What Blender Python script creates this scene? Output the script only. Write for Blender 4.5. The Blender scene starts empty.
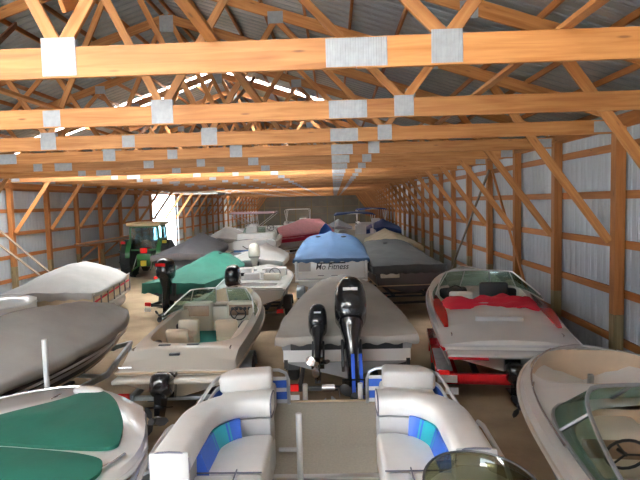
import bpy, bmesh, math, random
from mathutils import Vector, Matrix, noise
random.seed(7)
C = bpy.context.scene.collection
PI = math.pi
R = math.radians
sc = bpy.context.scene

# ------------------------------------------------------------------ materials
MATS = {}
def mat(name, col, rough=.5, metal=0., bump=0., bscale=30., var=0., vscale=4., alpha=None, spec=None, trans=0., coat=0., var2=None):
    if name in MATS: return MATS[name]
    m = bpy.data.materials.new(name); m.use_nodes = True
    nt = m.node_tree; n = nt.nodes; l = nt.links
    b = n['Principled BSDF']
    b.inputs['Base Color'].default_value = (*col, 1)
    b.inputs['Roughness'].default_value = rough
    b.inputs['Metallic'].default_value = metal
    if coat: b.inputs['Coat Weight'].default_value = coat; b.inputs['Coat Roughness'].default_value = .08
    if trans: b.inputs['Transmission Weight'].default_value = trans
    if alpha is not None: b.inputs['Alpha'].default_value = alpha
    tc = n.new('ShaderNodeTexCoord')
    if var or var2:
        ns = n.new('ShaderNodeTexNoise'); ns.inputs['Scale'].default_value = vscale; ns.inputs['Detail'].default_value = 6
        l.new(tc.outputs['Object'], ns.inputs['Vector'])
        mx = n.new('ShaderNodeMix'); mx.data_type = 'RGBA'
        lo = var2 if var2 else tuple(c * (1 - var) for c in col)
        hi = col if var2 else tuple(min(1, c * (1 + var * .6)) for c in col)
        mx.inputs['A'].default_value = (*lo, 1); mx.inputs['B'].default_value = (*hi, 1)
        rp = n.new('ShaderNodeValToRGB'); rp.color_ramp.elements[0].position = .32; rp.color_ramp.elements[1].position = .68
        l.new(ns.outputs['Fac'], rp.inputs['Fac']); l.new(rp.outputs['Color'], mx.inputs['Factor'])
        l.new(mx.outputs['Result'], b.inputs['Base Color'])
    if bump:
        nb = n.new('ShaderNodeTexNoise'); nb.inputs['Scale'].default_value = bscale; nb.inputs['Detail'].default_value = 5
        l.new(tc.outputs['Object'], nb.inputs['Vector'])
        bp = n.new('ShaderNodeBump'); bp.inputs['Strength'].default_value = bump; bp.inputs['Distance'].default_value = .02
        l.new(nb.outputs['Fac'], bp.inputs['Height']); l.new(bp.outputs['Normal'], b.inputs['Normal'])
    MATS[name] = m
    return m

def wood(name, a, b_, c_, rough=.62):
    m = bpy.data.materials.new(name); m.use_nodes = True
    nt = m.node_tree; n = nt.nodes; l = nt.links; b = n['Principled BSDF']
    tc = n.new('ShaderNodeTexCoord'); oi = n.new('ShaderNodeObjectInfo')
    ad = n.new('ShaderNodeVectorMath'); ad.operation = 'ADD'
    sc_ = n.new('ShaderNodeVectorMath'); sc_.operation = 'SCALE'; sc_.inputs['Scale'].default_value = 40
    cx = n.new('ShaderNodeCombineXYZ'); l.new(oi.outputs['Random'], cx.inputs[0]); l.new(oi.outputs['Random'], cx.inputs[1])
    l.new(cx.outputs[0], sc_.inputs[0]); l.new(tc.outputs['Object'], ad.inputs[0]); l.new(sc_.outputs[0], ad.inputs[1])
    mp = n.new('ShaderNodeMapping'); mp.inputs['Scale'].default_value = (.55, 9, 9); l.new(ad.outputs[0], mp.inputs['Vector'])
    ns = n.new('ShaderNodeTexNoise'); ns.inputs['Scale'].default_value = 2.2; ns.inputs['Detail'].default_value = 7; ns.inputs['Distortion'].default_value = .6
    l.new(mp.outputs[0], ns.inputs['Vector'])
    rp = n.new('ShaderNodeValToRGB'); e = rp.color_ramp.elements
    e[0].position = .3; e[0].color = (*a, 1); e[1].position = .72; e[1].color = (*b_, 1)
    l.new(ns.outputs['Fac'], rp.inputs['Fac'])
    # knots
    mk = n.new('ShaderNodeMapping'); mk.inputs['Scale'].default_value = (1.2, 6, 6); l.new(ad.outputs[0], mk.inputs['Vector'])
    vo = n.new('ShaderNodeTexVoronoi'); vo.inputs['Scale'].default_value = 1.3; l.new(mk.outputs[0], vo.inputs['Vector'])
    kr = n.new('ShaderNodeValToRGB'); k = kr.color_ramp.elements; k[0].position = .05; k[0].color = (0, 0, 0, 1); k[1].position = .11; k[1].color = (1, 1, 1, 1)
    l.new(vo.outputs['Distance'], kr.inputs['Fac'])
    mx = n.new('ShaderNodeMix'); mx.data_type = 'RGBA'; l.new(kr.outputs['Color'], mx.inputs['Factor'])
    mx.inputs['A'].default_value = (*c_, 1); l.new(rp.outputs['Color'], mx.inputs['B'])
    # board to board variation
    hv = n.new('ShaderNodeHueSaturation'); mr = n.new('ShaderNodeMapRange'); mr.inputs['To Min'].default_value = .78; mr.inputs['To Max'].default_value = 1.15
    l.new(oi.outputs['Random'], mr.inputs['Value']); l.new(mr.outputs[0], hv.inputs['Value']); l.new(mx.outputs['Result'], hv.inputs['Color'])
    l.new(hv.outputs[0], b.inputs['Base Color']); b.inputs['Roughness'].default_value = rough
    bp = n.new('ShaderNodeBump'); bp.inputs['Strength'].default_value = .15; bp.inputs['Distance'].default_value = .01
    l.new(ns.outputs['Fac'], bp.inputs['Height']); l.new(bp.outputs['Normal'], b.inputs['Normal'])
    MATS[name] = m
    return m

PINE = wood('pine', (.31, .115, .028), (.49, .228, .075), (.20, .08, .03))
PINE2 = wood('pine_post', (.28, .095, .02), (.40, .158, .042), (.18, .07, .025))
GREY_WOOD = wood('weathered_board', (.14, .10, .07), (.25, .19, .14), (.10, .07, .05))
TREATED = wood('treated_pine', (.17, .13, .06), (.27, .21, .11), (.10, .07, .04))
GALV = mat('galvanised', (.42, .46, .50), .42, .55, var=.18, vscale=9)
def gusset_mat():
    m = mat('gusset_steel', (.30, .32, .35), .5, .3, var=.12, vscale=14)
    nt = m.node_tree; n = nt.nodes; l = nt.links; b = n['Principled BSDF']
    tc = n.new('ShaderNodeTexCoord'); w = n.new('ShaderNodeTexWave'); w.inputs['Scale'].default_value = 16; w.inputs['Distortion'].default_value = .3
    l.new(tc.outputs['Object'], w.inputs['Vector'])
    bp = n.new('ShaderNodeBump'); bp.inputs['Strength'].default_value = .5; bp.inputs['Distance'].default_value = .004
    l.new(w.outputs['Fac'], bp.inputs['Height']); l.new(bp.outputs['Normal'], b.inputs['Normal'])
    return m
GUSSET = gusset_mat()
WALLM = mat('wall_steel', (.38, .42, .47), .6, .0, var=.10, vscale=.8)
ROOFM = mat('roof_steel', (.30, .34, .37), .36, .5, var=.12, vscale=.7)
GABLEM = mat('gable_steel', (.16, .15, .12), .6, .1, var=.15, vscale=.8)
DIRT = mat('dirt', (.40, .29, .18), .95, bump=.6, bscale=9, vscale=1.3, var2=(.27, .19, .12))
GRASS = mat('pale_bounce_ground', (.50, .47, .42), .95, var=.15, vscale=2, bump=.4, bscale=6)  # grassy yard made pale so it bounces daylight up to the trusses
WHITE = mat('white_gelcoat', (.80, .80, .78), .18, coat=.4, var=.04, vscale=1.5)
CREAM = mat('cream_gelcoat', (.80, .76, .67), .22, coat=.4, var=.05, vscale=1.5)
TANV = mat('tan_vinyl', (.50, .38, .25), .5, var=.1, vscale=6)
BEIGEV = mat('beige_vinyl', (.60, .47, .34), .5, var=.1, vscale=3)
CREAMV = mat('cream_vinyl', (.74, .68, .56), .45, var=.05)
WVINYL = mat('white_vinyl', (.80, .79, .77), .42, var=.05, vscale=5, bump=.12, bscale=9)
GVINYL = mat('pale_grey_vinyl', (.45, .45, .455), .5, var=.05)
BLUEV = mat('blue_vinyl', (.035, .12, .55), .4)
TEALV = mat('teal_vinyl', (.02, .36, .44), .4)
PIPING = mat('dark_piping', (.10, .10, .14), .5)
CARPET = mat('deck_carpet', (.50, .47, .39), .95, var=.1, vscale=40, bump=.5, bscale=160)
TEALC = mat('teal_carpet', (.02, .22, .20), .95)
BLACK = mat('black_gloss', (.012, .012, .014), .2, coat=.5)
BLACKP = mat('black_plastic', (.025, .025, .027), .5)
RUBBER = mat('rubber', (.02, .02, .02), .85)
CHROME = mat('chrome', (.8, .8, .82), .16, 1.)
ALU = mat('aluminium', (.66, .67, .69), .3, .85)
SILV = mat('silver_paint', (.62, .63, .65), .3, .4)
REDP = mat('red_paint', (.52, .015, .02), .25, coat=.5)
REDT = mat('red_towel', (.55, .01, .03), .9, bump=.4, bscale=20)
REDL = mat('red_lens', (.75, .02, .02), .2)
PLATE = mat('white_plate', (.82, .82, .82), .5)
GREYC = mat('grey_canvas', (.36, .34, .315), .85, var=.08, vscale=2.5, bump=.25, bscale=5)
GREYC2 = mat('warm_grey_canvas', (.40, .37, .33), .85, var=.09, vscale=2, bump=.25, bscale=5)
LGREYC = mat('pale_grey_canvas', (.44, .425, .405), .8, var=.08, vscale=2, bump=.25, bscale=5)
DGREYC = mat('charcoal_canvas', (.05, .05, .05), .85, var=.12, vscale=3, bump=.25, bscale=5)
SLATEC = mat('slate_canvas', (.12, .115, .125), .85, var=.1, vscale=3)
GREENC = mat('green_canvas', (.004, .105, .07), .75, var=.14, vscale=2.2, bump=.3, bscale=5)
GREENC2 = mat('sea_green_canvas', (.012, .125, .088), .6, var=.18, vscale=2.0, bump=.3, bscale=5)
BLUEC = mat('blue_canvas', (.05, .105, .205), .8, var=.1, vscale=2.5, bump=.3, bscale=5)
NAVYC = mat('navy_canvas', (.03, .06, .20), .8)
MAROONC = mat('maroon_canvas', (.04, .008, .012), .8)
PINKC = mat('pink_canvas', (.80, .30, .31), .8, var=.08)
REDC = mat('crimson_canvas', (.60, .03, .07), .8)
TANC = mat('tan_canvas', (.55, .45, .31), .85, var=.12, vscale=3)
DHULL = mat('dark_hull', (.05, .05, .055), .3, coat=.3)
BLUEH = mat('blue_hull', (.04, .11, .25), .25, coat=.4)
STEELG = mat('grey_hull_paint', (.25, .25, .26), .4)
TGREEN = mat('tractor_green', (.012, .10, .022), .35, coat=.3)
TYEL = mat('tractor_yellow', (.72, .55, .05), .4)
TROOF = mat('tractor_roof', (.60, .45, .25), .6)
BLUESTRAP = mat('blue_strap', (.01, .08, .55), .6)
WOODGR = mat('dash_wood', (.30, .20, .13), .45, var=.2, vscale=8)
def glass(name, col, a):
    m = bpy.data.materials.new(name); m.use_nodes = True; nt = m.node_tree; n = nt.nodes; l = nt.links
    n.remove(n['Principled BSDF']); o = n['Material Output']
    t = n.new('ShaderNodeBsdfTransparent'); t.inputs[0].default_value = (*col, 1)
    g = n.new('ShaderNodeBsdfGlossy'); g.inputs['Roughness'].default_value = .05; g.inputs[0].default_value = (.85, .9, .88, 1)
    x = n.new('ShaderNodeMixShader'); x.inputs[0].default_value = a
    l.new(t.outputs[0], x.inputs[1]); l.new(g.outputs[0], x.inputs[2]); l.new(x.outputs[0], o.inputs['Surface'])
    MATS[name] = m; return m
GLASS = glass('tinted_glass', (.62, .74, .68), .12)
SMOKE = glass('smoked_glass', (.42, .41, .30), .10)
CLEAR = glass('cab_glass', (.55, .72, .78), .25)
def translucent():
    m = bpy.data.materials.new('translucent_roof_panel'); m.use_nodes = True; nt = m.node_tree; n = nt.nodes; l = nt.links
    n.remove(n['Principled BSDF']); o = n['Material Output']
    t = n.new('ShaderNodeBsdfTranslucent'); t.inputs[0].default_value = (.95, .95, .92, 1)
    d = n.new('ShaderNodeBsdfTransparent'); d.inputs[0].default_value = (.9, .93, .93, 1)
    x = n.new('ShaderNodeMixShader'); x.inputs[0].default_value = 0.
    l.new(t.outputs[0], x.inputs[1]); l.new(d.outputs[0], x.inputs[2]); l.new(x.outputs[0], o.inputs['Surface'])
    return m
SKYPANEL = translucent()

# ------------------------------------------------------------------ mesh helpers
class MB:
    def __init__(s): s.v = []; s.f = []
    def add(s, vs, fs):
        o = len(s.v); s.v += [tuple(v) for v in vs]; s.f += [tuple(i + o for i in f) for f in fs]; return s
    def box(s, x0, x1, y0, y1, z0, z1, M=None):
        vs = [Vector((x, y, z)) for x in (x0, x1) for y in (y0, y1) for z in (z0, z1)]
        if M: vs = [M @ v for v in vs]
        return s.add(vs, [(0, 1, 3, 2), (4, 6, 7, 5), (0, 4, 5, 1), (2, 3, 7, 6), (0, 2, 6, 4), (1, 5, 7, 3)])
    def beam(s, p, q, w, h, up=(0, 0, 1)):
        p = Vector(p); q = Vector(q); d = (q - p).normalized(); u = Vector(up)
        if abs(d.dot(u)) > .98: u = Vector((0, 1, 0))
        a = d.cross(u).normalized() * w / 2; b = a.cross(d).normalized() * h / 2
        vs = [p - a - b, p + a - b, p + a + b, p - a + b, q - a - b, q + a - b, q + a + b, q - a + b]
        return s.add(vs, [(0, 3, 2, 1), (4, 5, 6, 7), (0, 1, 5, 4), (1, 2, 6, 5), (2, 3, 7, 6), (3, 0, 4, 7)])
    def loft(s, rings, closed=True, c0=True, c1=True):
        n = len(rings[0]); o = len(s.v)
        for r in rings: s.v += [tuple(p) for p in r]
        for i in range(len(rings) - 1):
            for j in range(n if closed else n - 1):
                a = o + i * n + j; b = o + i * n + (j + 1) % n
                s.f.append((a, b, b + n, a + n))
        if c0: s.f.append(tuple(o + j for j in range(n))[::-1])
        if c1: s.f.append(tuple(o + (len(rings) - 1) * n + j for j in range(n)))
        return s
    def tube(s, pts, r, n=8, closed=False):
        pts = [Vector(p) for p in pts]; rings = []; up = None
        m = len(pts)
        for i, p in enumerate(pts):
            a = pts[(i - 1) % m] if (closed or i > 0) else p
            b = pts[(i + 1) % m] if (closed or i < m - 1) else p
            d = (b - a).normalized()
            if up is None:
                up = Vector((0, 0, 1)) if abs(d.z) < .9 else Vector((1, 0, 0))
            x = d.cross(up)
            if x.length < 1e-4: x = d.cross(Vector((0, 1, 0)))
            x.normalize(); y = x.cross(d).normalized(); up = y
            rr = r[i] if isinstance(r, (list, tuple)) else r
            rings.append([p + x * rr * math.cos(2 * PI * k / n) + y * rr * math.sin(2 * PI * k / n) for k in range(n)])
        if closed: rings.append(rings[0])
        return s.loft(rings, True, not closed, not closed)
    def lathe(s, prof, c=(0, 0, 0), axis='z', n=20):
        c = Vector(c); rings = []
        for r, h in prof:
            ring = []
            for k in range(n):
                a = 2 * PI * k / n; u, w = r * math.cos(a), r * math.sin(a)
                ring.append(c + (Vector((u, w, h)) if axis == 'z' else Vector((h, u, w)) if axis == 'x' else Vector((w, h, u))))
            rings.append(ring)
        return s.loft(rings)
    def prism(s, poly, z0, z1):
        n = len(poly)
        return s.loft([[(x, y, z0) for x, y in poly], [(x, y, z1) for x, y in poly]])
    def sell(s, c, rad, e=2.6, nu=16, nv=10, M=None):     # super-ellipsoid
        rings = []
        def pw(a): return math.copysign(abs(a) ** (2 / e), a)
        for i in range(nv + 1):
            ph = -PI / 2 + PI * i / nv
            cr = max(abs(math.cos(ph)) ** (2 / e), .003)
            ring = []
            for k in range(nu):
                a = 2 * PI * k / nu
                p = Vector((rad[0] * cr * pw(math.cos(a)), rad[1] * cr * pw(math.sin(a)), rad[2] * pw(math.sin(ph))))
                if M: p = M @ p
                ring.append(p + Vector(c))
            rings.append(ring)
        return s.loft(rings)
    def build(s, name, m, parent=None, smooth=True, bevel=0., seg=2, weld=False, ang=40):
        me = bpy.data.meshes.new(name)
        me.from_pydata(s.v, [], s.f)
        bm = bmesh.new(); bm.from_mesh(me)
        if weld: bmesh.ops.remove_doubles(bm, verts=bm.verts, dist=1e-4)
        bmesh.ops.dissolve_degenerate(bm, dist=1e-6, edges=bm.edges)
        bmesh.ops.recalc_face_normals(bm, faces=bm.faces)
        if bevel:
            bmesh.ops.bevel(bm, geom=[e for e in bm.edges if len(e.link_faces) == 2 and e.calc_face_angle(0) > .5], offset=bevel, segments=seg, affect='EDGES', profile=.5, clamp_overlap=True)
        bm.to_mesh(me); bm.free()
        if smooth:
            me.polygons.foreach_set('use_smooth', [True] * len(me.polygons))
            me.set_sharp_from_angle(angle=R(ang))
        me.materials.append(m)
        o = bpy.data.objects.new(name, me); C.objects.link(o)
        if parent: o.parent = parent
        return o

def tag(o, label=None, cat=None, group=None, kind=None):
    if label: o['label'] = label
    if cat: o['category'] = cat
    if group: o['group'] = group
    if kind: o['kind'] = kind
    return o
def thing(name, label, cat, loc=(0, 0, 0), rz=0, group=None):
    o = bpy.data.objects.new(name, None); C.objects.link(o)
    o.location = loc; o.rotation_euler = (0, 0, R(rz)); o.empty_display_size = .2
    return tag(o, label, cat, group)
def struct(o): o['kind'] = 'structure'; return o
def copy_tree(o, parent=None):
    c = o.copy(); C.objects.link(c)
    if parent is not None: c.parent = parent
    for ch in list(o.children): copy_tree(ch, c)
    return c
BC = {}
def board(name, p, q, w, h, m, parent=None, up=(0, 0, 1), ext=0):
    """a sawn board from p to q, its own x axis along the grain; w across, h in the up direction"""
    p = Vector(p); q = Vector(q); d = (q - p).normalized(); L = (q - p).length + 2 * ext; u = Vector(up)
    if abs(d.dot(u)) > .98: u = Vector((0, 1, 0))
    y = u.cross(d).normalized(); z = d.cross(y).normalized()
    key = (round(L, 3), w, h, m.name)
    if key not in BC:
        o = MB().box(-L / 2, L / 2, -w / 2, w / 2, -h / 2, h / 2).build(name, m, None, smooth=False, bevel=.004, seg=1); BC[key] = o.data
    else:
        o = bpy.data.objects.new(name, BC[key]); C.objects.link(o)
    M = Matrix((( d.x, y.x, z.x, (p.x + q.x) / 2), (d.y, y.y, z.y, (p.y + q.y) / 2), (d.z, y.z, z.z, (p.z + q.z) / 2), (0, 0, 0, 1)))
    if parent: o.parent = parent
    o.matrix_local = M
    return o
ORD = ['nearest', 'second', 'third', 'fourth', 'fifth', 'sixth', 'seventh', 'eighth', 'ninth', 'tenth', 'eleventh', 'twelfth']

# ------------------------------------------------------------------ the building
S = 2.44
XL, XR = -11.75, 4.73            # inner faces of the posts
XM = (XL + XR) / 2
YN, YF = -5.0, 80.5
CH = 4.325                        # underside of the bottom chords
PITCH = .33
PEAK = CH + 2.93
CLX, CRX = XL - .22, XR + .22    # cladding planes
TY = [(1.68 + n) * S for n in range(32)]
DOOR_Y = (TY[12] + .25, TY[14] + .6)

def corrug(a0, a1, pitch=.2285, d=.018):
    out = []; a = a0
    while a < a1 - 1e-6:
        for k, dd in ((0, 0), (.30, 0), (.38, d), (.50, d), (.58, 0), (.72, 0), (.75, d * .35), (.79, d * .35), (.82, 0)):
            if a + k * pitch < a1: out.append((a + k * pitch, dd))
        a += pitch
    out.append((a1, 0)); return out
def wall_sheet(mb, x, y0, y1, z0, z1, sgn):
    pr = corrug(y0, y1)
    mb.loft([[(x + sgn * d, y, z0) for y, d in pr], [(x + sgn * d, y, z1) for y, d in pr]], False, False, False)
EAVE = CH + .42
mb = MB(); wall_sheet(mb, CLX, YN, DOOR_Y[0], -.15, EAVE, -1); wall_sheet(mb, CLX, DOOR_Y[1], YF, -.15, EAVE, -1); wall_sheet(mb, CLX, DOOR_Y[0], DOOR_Y[1], 4.2, EAVE, -1)
struct(mb.build('wall_left', WALLM, smooth=False))
mb = MB(); wall_sheet(mb, CRX, YN, YF, -.15, EAVE, 1); struct(mb.build('wall_right', WALLM, smooth=False))
def gable(y, x0, x1, z0=-.15):
    """corrugated sheet in the plane y, from z0 to the roof line"""
    mb = MB(); pr = corrug(x0, x1)
    top = lambda x: PEAK + .30 - PITCH * abs(x - XM)
    mb.loft([[(x, y + d, z0) for x, d in pr], [(x, y + d, top(x)) for x, d in pr]], False, False, False); return mb
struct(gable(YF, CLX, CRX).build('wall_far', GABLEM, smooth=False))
FD = (-11.4, -2.2, 4.3)          # big open doorway in the near gable, behind the camera
mb = gable(YN, CLX, FD[0]); m2 = gable(YN, FD[1], CRX); mb.add(m2.v, m2.f); m2 = gable(YN, FD[0], FD[1], FD[2]); mb.add(m2.v, m2.f)
struct(mb.build('wall_near', WALLM, smooth=False))

# floor with gentle ruts
mb = MB(); rings = []
for i in range(90):
    y = YN - 1 + (YF - YN + 2) * i / 89
    rings.append([(CLX + (CRX - CLX) * j / 20, y, .02 * noise.noise(Vector((j * .7, y * .5, 0))) - .02) for j in range(21)])
mb.loft(rings, False, False, False); struct(mb.build('floor', DIRT))
mb = MB().box(-120, CLX - .02, -60, 140, -.12, -.05); mb.box(CLX, CRX, -60, YN, -.12, -.05); struct(mb.build('floor_outside_yard', GRASS, smooth=False))

# roof: ribs run from ridge to eave
SKY_Y = (16.35, 17.35)
SKYS = [(-1.2, .2), SKY_Y, (36.7, 37.7), (57.0, 58.0), (72.0, 73.0)]  # first and last strips are added to light the foreground and far gable
def roof(y0, y1, half=False):
    mb = MB(); pr = corrug(y0, y1)
    f = lambda x: PEAK + .285 - PITCH * abs(x - XM)
    mb.loft([[(x, y, f(x) + d) for y, d in pr] for x in ((CLX - .35, XM, XM + 3.6) if half else (CLX - .35, XM, CRX + .35))], False, False, False); return mb
mb = MB(); e_ = YN - .3
for a_, b_ in SKYS + [(YF + .3, 0)]:
    m2 = roof(e_, a_); mb.add(m2.v, m2.f); e_ = b_
f_ = lambda x: PEAK + .285 - PITCH * abs(x - XM)
for a_, b_ in SKYS: mb.add([(XM + 3.6, a_, f_(XM + 3.6)), (CRX + .35, a_, f_(CRX + .35)), (CRX + .35, b_, f_(CRX + .35)), (XM + 3.6, b_, f_(XM + 3.6))], [(0, 1, 2, 3)])
struct(mb.build('ceiling', ROOFM, smooth=False))
for i_, s_ in enumerate(SKYS): struct(roof(*s_, half=True).build('skylight_or_fill_panel_%d' % (i_ + 1), SKYPANEL, smooth=False))

# purlins
k = 0
for sgn in (-1, 1):
    for i in range(12):
        d = .12 + i * .745
        x = XM + sgn * d; z = PEAK + .235 - PITCH * d
        o = board('roof_purlin', (x, YN, z), (x, YF, z), .04, .09, PINE2)
        side = 'right' if sgn > 0 else 'left'
        tag(o, 'pine purlin running the length of the ' + side + ' roof slope, ' + ('nearest the ridge' if i == 0 else ORD[i] + ' down from the ridge'), 'purlin', 'purlins of the %s roof slope' % side)

# trusses
def make_truss():
    t = thing('roof_truss', '', 'roof truss')
    c = CH; w = .04
    def bd(n, x0, z0, x1, z1, h, y=0., ww=w): return board(n, (x0, y, z0), (x1, y, z1), ww, h, PINE, t)
    # bottom chord in three lengths
    sp = .2 ; sl = 2 * XM - sp
    bd('bottom_chord', XL + .0, c + .1175, sl - .002, c + .1175, .235)
    bd('bottom_chord', sl + .002, c + .1175, sp - .002, c + .1175, .235)
    bd('bottom_chord', sp + .002, c + .1175, XR, c + .1175, .235)
    pz = lambda d: PEAK - PITCH * d
    for s in (-1, 1):
        e = 8.15
        bd('top_chord', XM + s * .02, pz(.02) + .1, XM + s * e, pz(e) + .1, .19)
        zc = c + .20
        for (a, az, b, bz) in ((1.4, zc, 0.12, pz(.12)), (1.4, zc, 2.6, pz(2.6)), (4.4, zc, 2.6, pz(2.6)), (4.4, zc, 5.2, pz(5.2))):
            bd('web_member', XM + s * a, az, XM + s * b, bz, .10)
        # knee brace, nailed to the far face and running down to the post
        xp = (XR if s > 0 else XL)
        board('knee_brace', (xp - s * .03, .045, 2.5), (xp - s * 2.0, .045, 5.18), .04, .14, PINE, t)
    def plate(x, z, w_, h_):
        for yy in (-.0225, .0225):
            o = MB().box(-w_ / 2, w_ / 2, -.0015, .0015, -h_ / 2, h_ / 2).build('gusset_plate', GUSSET, t, smooth=False); o.location = (x, yy, z)
    for s in (-1, 1):
        plate(XM + s * 1.4, c + .16, .27, .29); plate(XM + s * 4.4, c + .14, .24, .25)
        plate(XM + s * (sp - XM), c + .1175, .47, .215); plate(XM + s * 2.6, pz(2.6) + .03, .26, .2)
        plate(XM + s * 5.2, pz(5.2) + .05, .22, .2); plate(XM + s * 8.05, c + .12, .3, .18)
    plate(XM, PEAK - .02, .3, .34); plate(XM, c + .1175, .22, .2)
    return t
t0 = make_truss()
for i, y in enumerate(TY):
    t = t0 if i == 0 else copy_tree(t0)
    t.location = (0, y, 0)
    if i == 0: lb = 'pale pine roof truss nearest the camera, its bottom chord right across the top'
    elif i < 10: lb = 'pine roof truss spanning the shed, %s from the camera' % ORD[i]
    else: lb = 'pine roof truss in the far run towards the gable end'
    tag(t, lb, 'roof truss', 'roof trusses along the shed')
# two trusses behind the camera carry the roof there
for i, y in enumerate((TY[0] - S, TY[0] - 2 * S, TY[0] - 3 * S)):
    t = copy_tree(t0); t.location = (0, y, 0); tag(t, 'pine roof truss out of view behind the camera', 'roof truss', 'roof trusses behind the camera')
# long bracing boards laid on the bottom chords
for dx, wd in ((5.3, 'right'), (2.6, 'right of centre'), (0, 'middle'), (-2.6, 'left of centre'), (-5.3, 'left')):
    o = board('bracing_board', (XM + dx, TY[0] - 2, CH + .258), (XM + dx, YF - .4, CH + .258), .09, .04, PINE)
    tag(o, 'long pine bracing board lying across the truss bottom chords, %s run' % wd, 'bracing board', 'bracing boards on the bottom chords')
# some diagonal braces between the webs
for dx, n, s in ((1.5, 0, 1), (-1.2, 1, -1), (.8, 3, 1), (-2.0, 4, 1), (1.2, 6, -1), (-.5, 8, 1)):
    y0 = TY[n] - .1; y1 = TY[n + 1] + .1
    x = XM + dx
    o = board('diagonal_brace', (x, y0 - .02, CH + .5), (x + s * .7, y1, PEAK - PITCH * abs(dx + s * .7) - .12), .04, .09, PINE2)
    tag(o, 'slanting pine brace nailed between the %s and next truss' % ORD[n], 'brace', 'slanting braces in the roof')

# posts, girts, headers
def post_proto(s):
    x = XR if s > 0 else XL
    t = thing('wall_post', '', 'post')
    board('upper_post', (s * .085, 0, 1.25), (s * .085, 0, CH + .12), .17, .17, PINE2, t)
    board('treated_base', (s * .085, 0, -.1), (s * .085, 0, 1.247), .168, .168, TREATED, t)
    return t
for s in (1, -1):
    pp = post_proto(s); side = 'right' if s > 0 else 'left'
    first = 2 if s > 0 else 6
    ys = [(-3 + i) for i in range(3)] + list(range(len(TY)))
    j = 0
    for n in ys:
        y = (1.68 + n) * S
        if s < 0 and DOOR_Y[0] + .2 < y < DOOR_Y[1] - .2: continue
        p = pp if j == 0 else copy_tree(pp); j += 1
        p.location = (XR if s > 0 else XL, y, 0)
        k = n - first
        if 0 <= k < 9: lb = 'timber post on the %s wall, %s one in view' % (side, ORD[k])
        elif k < 0: lb = 'timber post on the %s wall beside or behind the camera' % side
        else: lb = 'timber post far down the %s wall' % side
        tag(p, lb, 'post', 'timber posts along the %s wall' % side)
    gx = (XR + .175) if s > 0 else (XL - .175)
    gx += s * .02
    for z in (.75, 1.6, 2.45, 3.3, 4.12):
        segs = [(YN, YF)] if s > 0 or z > 4.3 else [(YN, DOOR_Y[0]), (DOOR_Y[1], YF)]
        for (a, b) in segs:
            o = board('wall_girt', (gx, a, z), (gx, b, z), .04, .14, PINE2)
            lb = 'horizontal pine girt on the %s wall, %s' % (side, {.75: 'lowest row', 1.6: 'second row up', 2.45: 'middle row', 3.3: 'row at eye level', 4.12: 'top row'}[z])
            if s < 0: lb += ' before the doorway' if a < 0 else ' beyond the doorway'
            tag(o, lb, 'girt', 'girts of the %s wall' % side)
o = board('eave_header', (XL + .022, YN, CH - .10), (XL + .022, YF, CH - .10), .04, .20, PINE2); tag(o, 'pine header board along the top of the left wall posts', 'header board')
o = board('eave_header', (XR + .195, YN, CH + .22), (XR + .195, YF, CH + .22), .04, .24, PINE2); tag(o, 'pine header board above the right wall posts', 'header board')
for i in range(7):
    x = XM - 7.3 + i * 2.44
    o = board('gable_post', (x, YF - .2, 0), (x, YF - .2, PEAK - PITCH * abs(x - XM)), .14, .14, TREATED)
    tag(o, 'dark timber post against the far gable wall, %s counted from the left' % ['first', 'second', 'third', 'fourth', 'fifth', 'sixth', 'seventh'][i], 'post', 'posts of the far gable')
for z in (1.6, 2.7, 3.8):
    o = board('gable_girt', (CLX + .03, YF - .112, z), (CRX - .03, YF - .112, z), .04, .14, GREY_WOOD)
    tag(o, 'horizontal board on the far gable wall, %s row' % {1.6: 'lower', 2.7: 'middle', 3.8: 'upper'}[z], 'girt', 'girts of the far gable')

# raised overhead door by the left doorway
gd = thing('overhead_door', 'white overhead door raised flat under the trusses by the left doorway', 'garage door', (XL, 0, 4.2))
mb = MB()
for i in range(6): mb.box(.35 + i * .6, .93 + i * .6, DOOR_Y[0] + .3, DOOR_Y[1] - .3, .02, .07)
mb.build('door_leaf', WHITE, gd, smooth=False, bevel=.008)
for y in (DOOR_Y[0] + .2, DOOR_Y[1] - .2):
    MB().tube([(.05, y, -4.15), (.05, y, -.5), (.12, y, -.2), (.35, y, -.01), (4.1, y, 0)], .035, 6).build('track', GALV, gd)
MB().box(3.6, 4.1, DOOR_Y[0] + 2.8, DOOR_Y[0] + 3.2, -.16, .01).build('opener', BLACKP, gd, bevel=.02)

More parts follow.
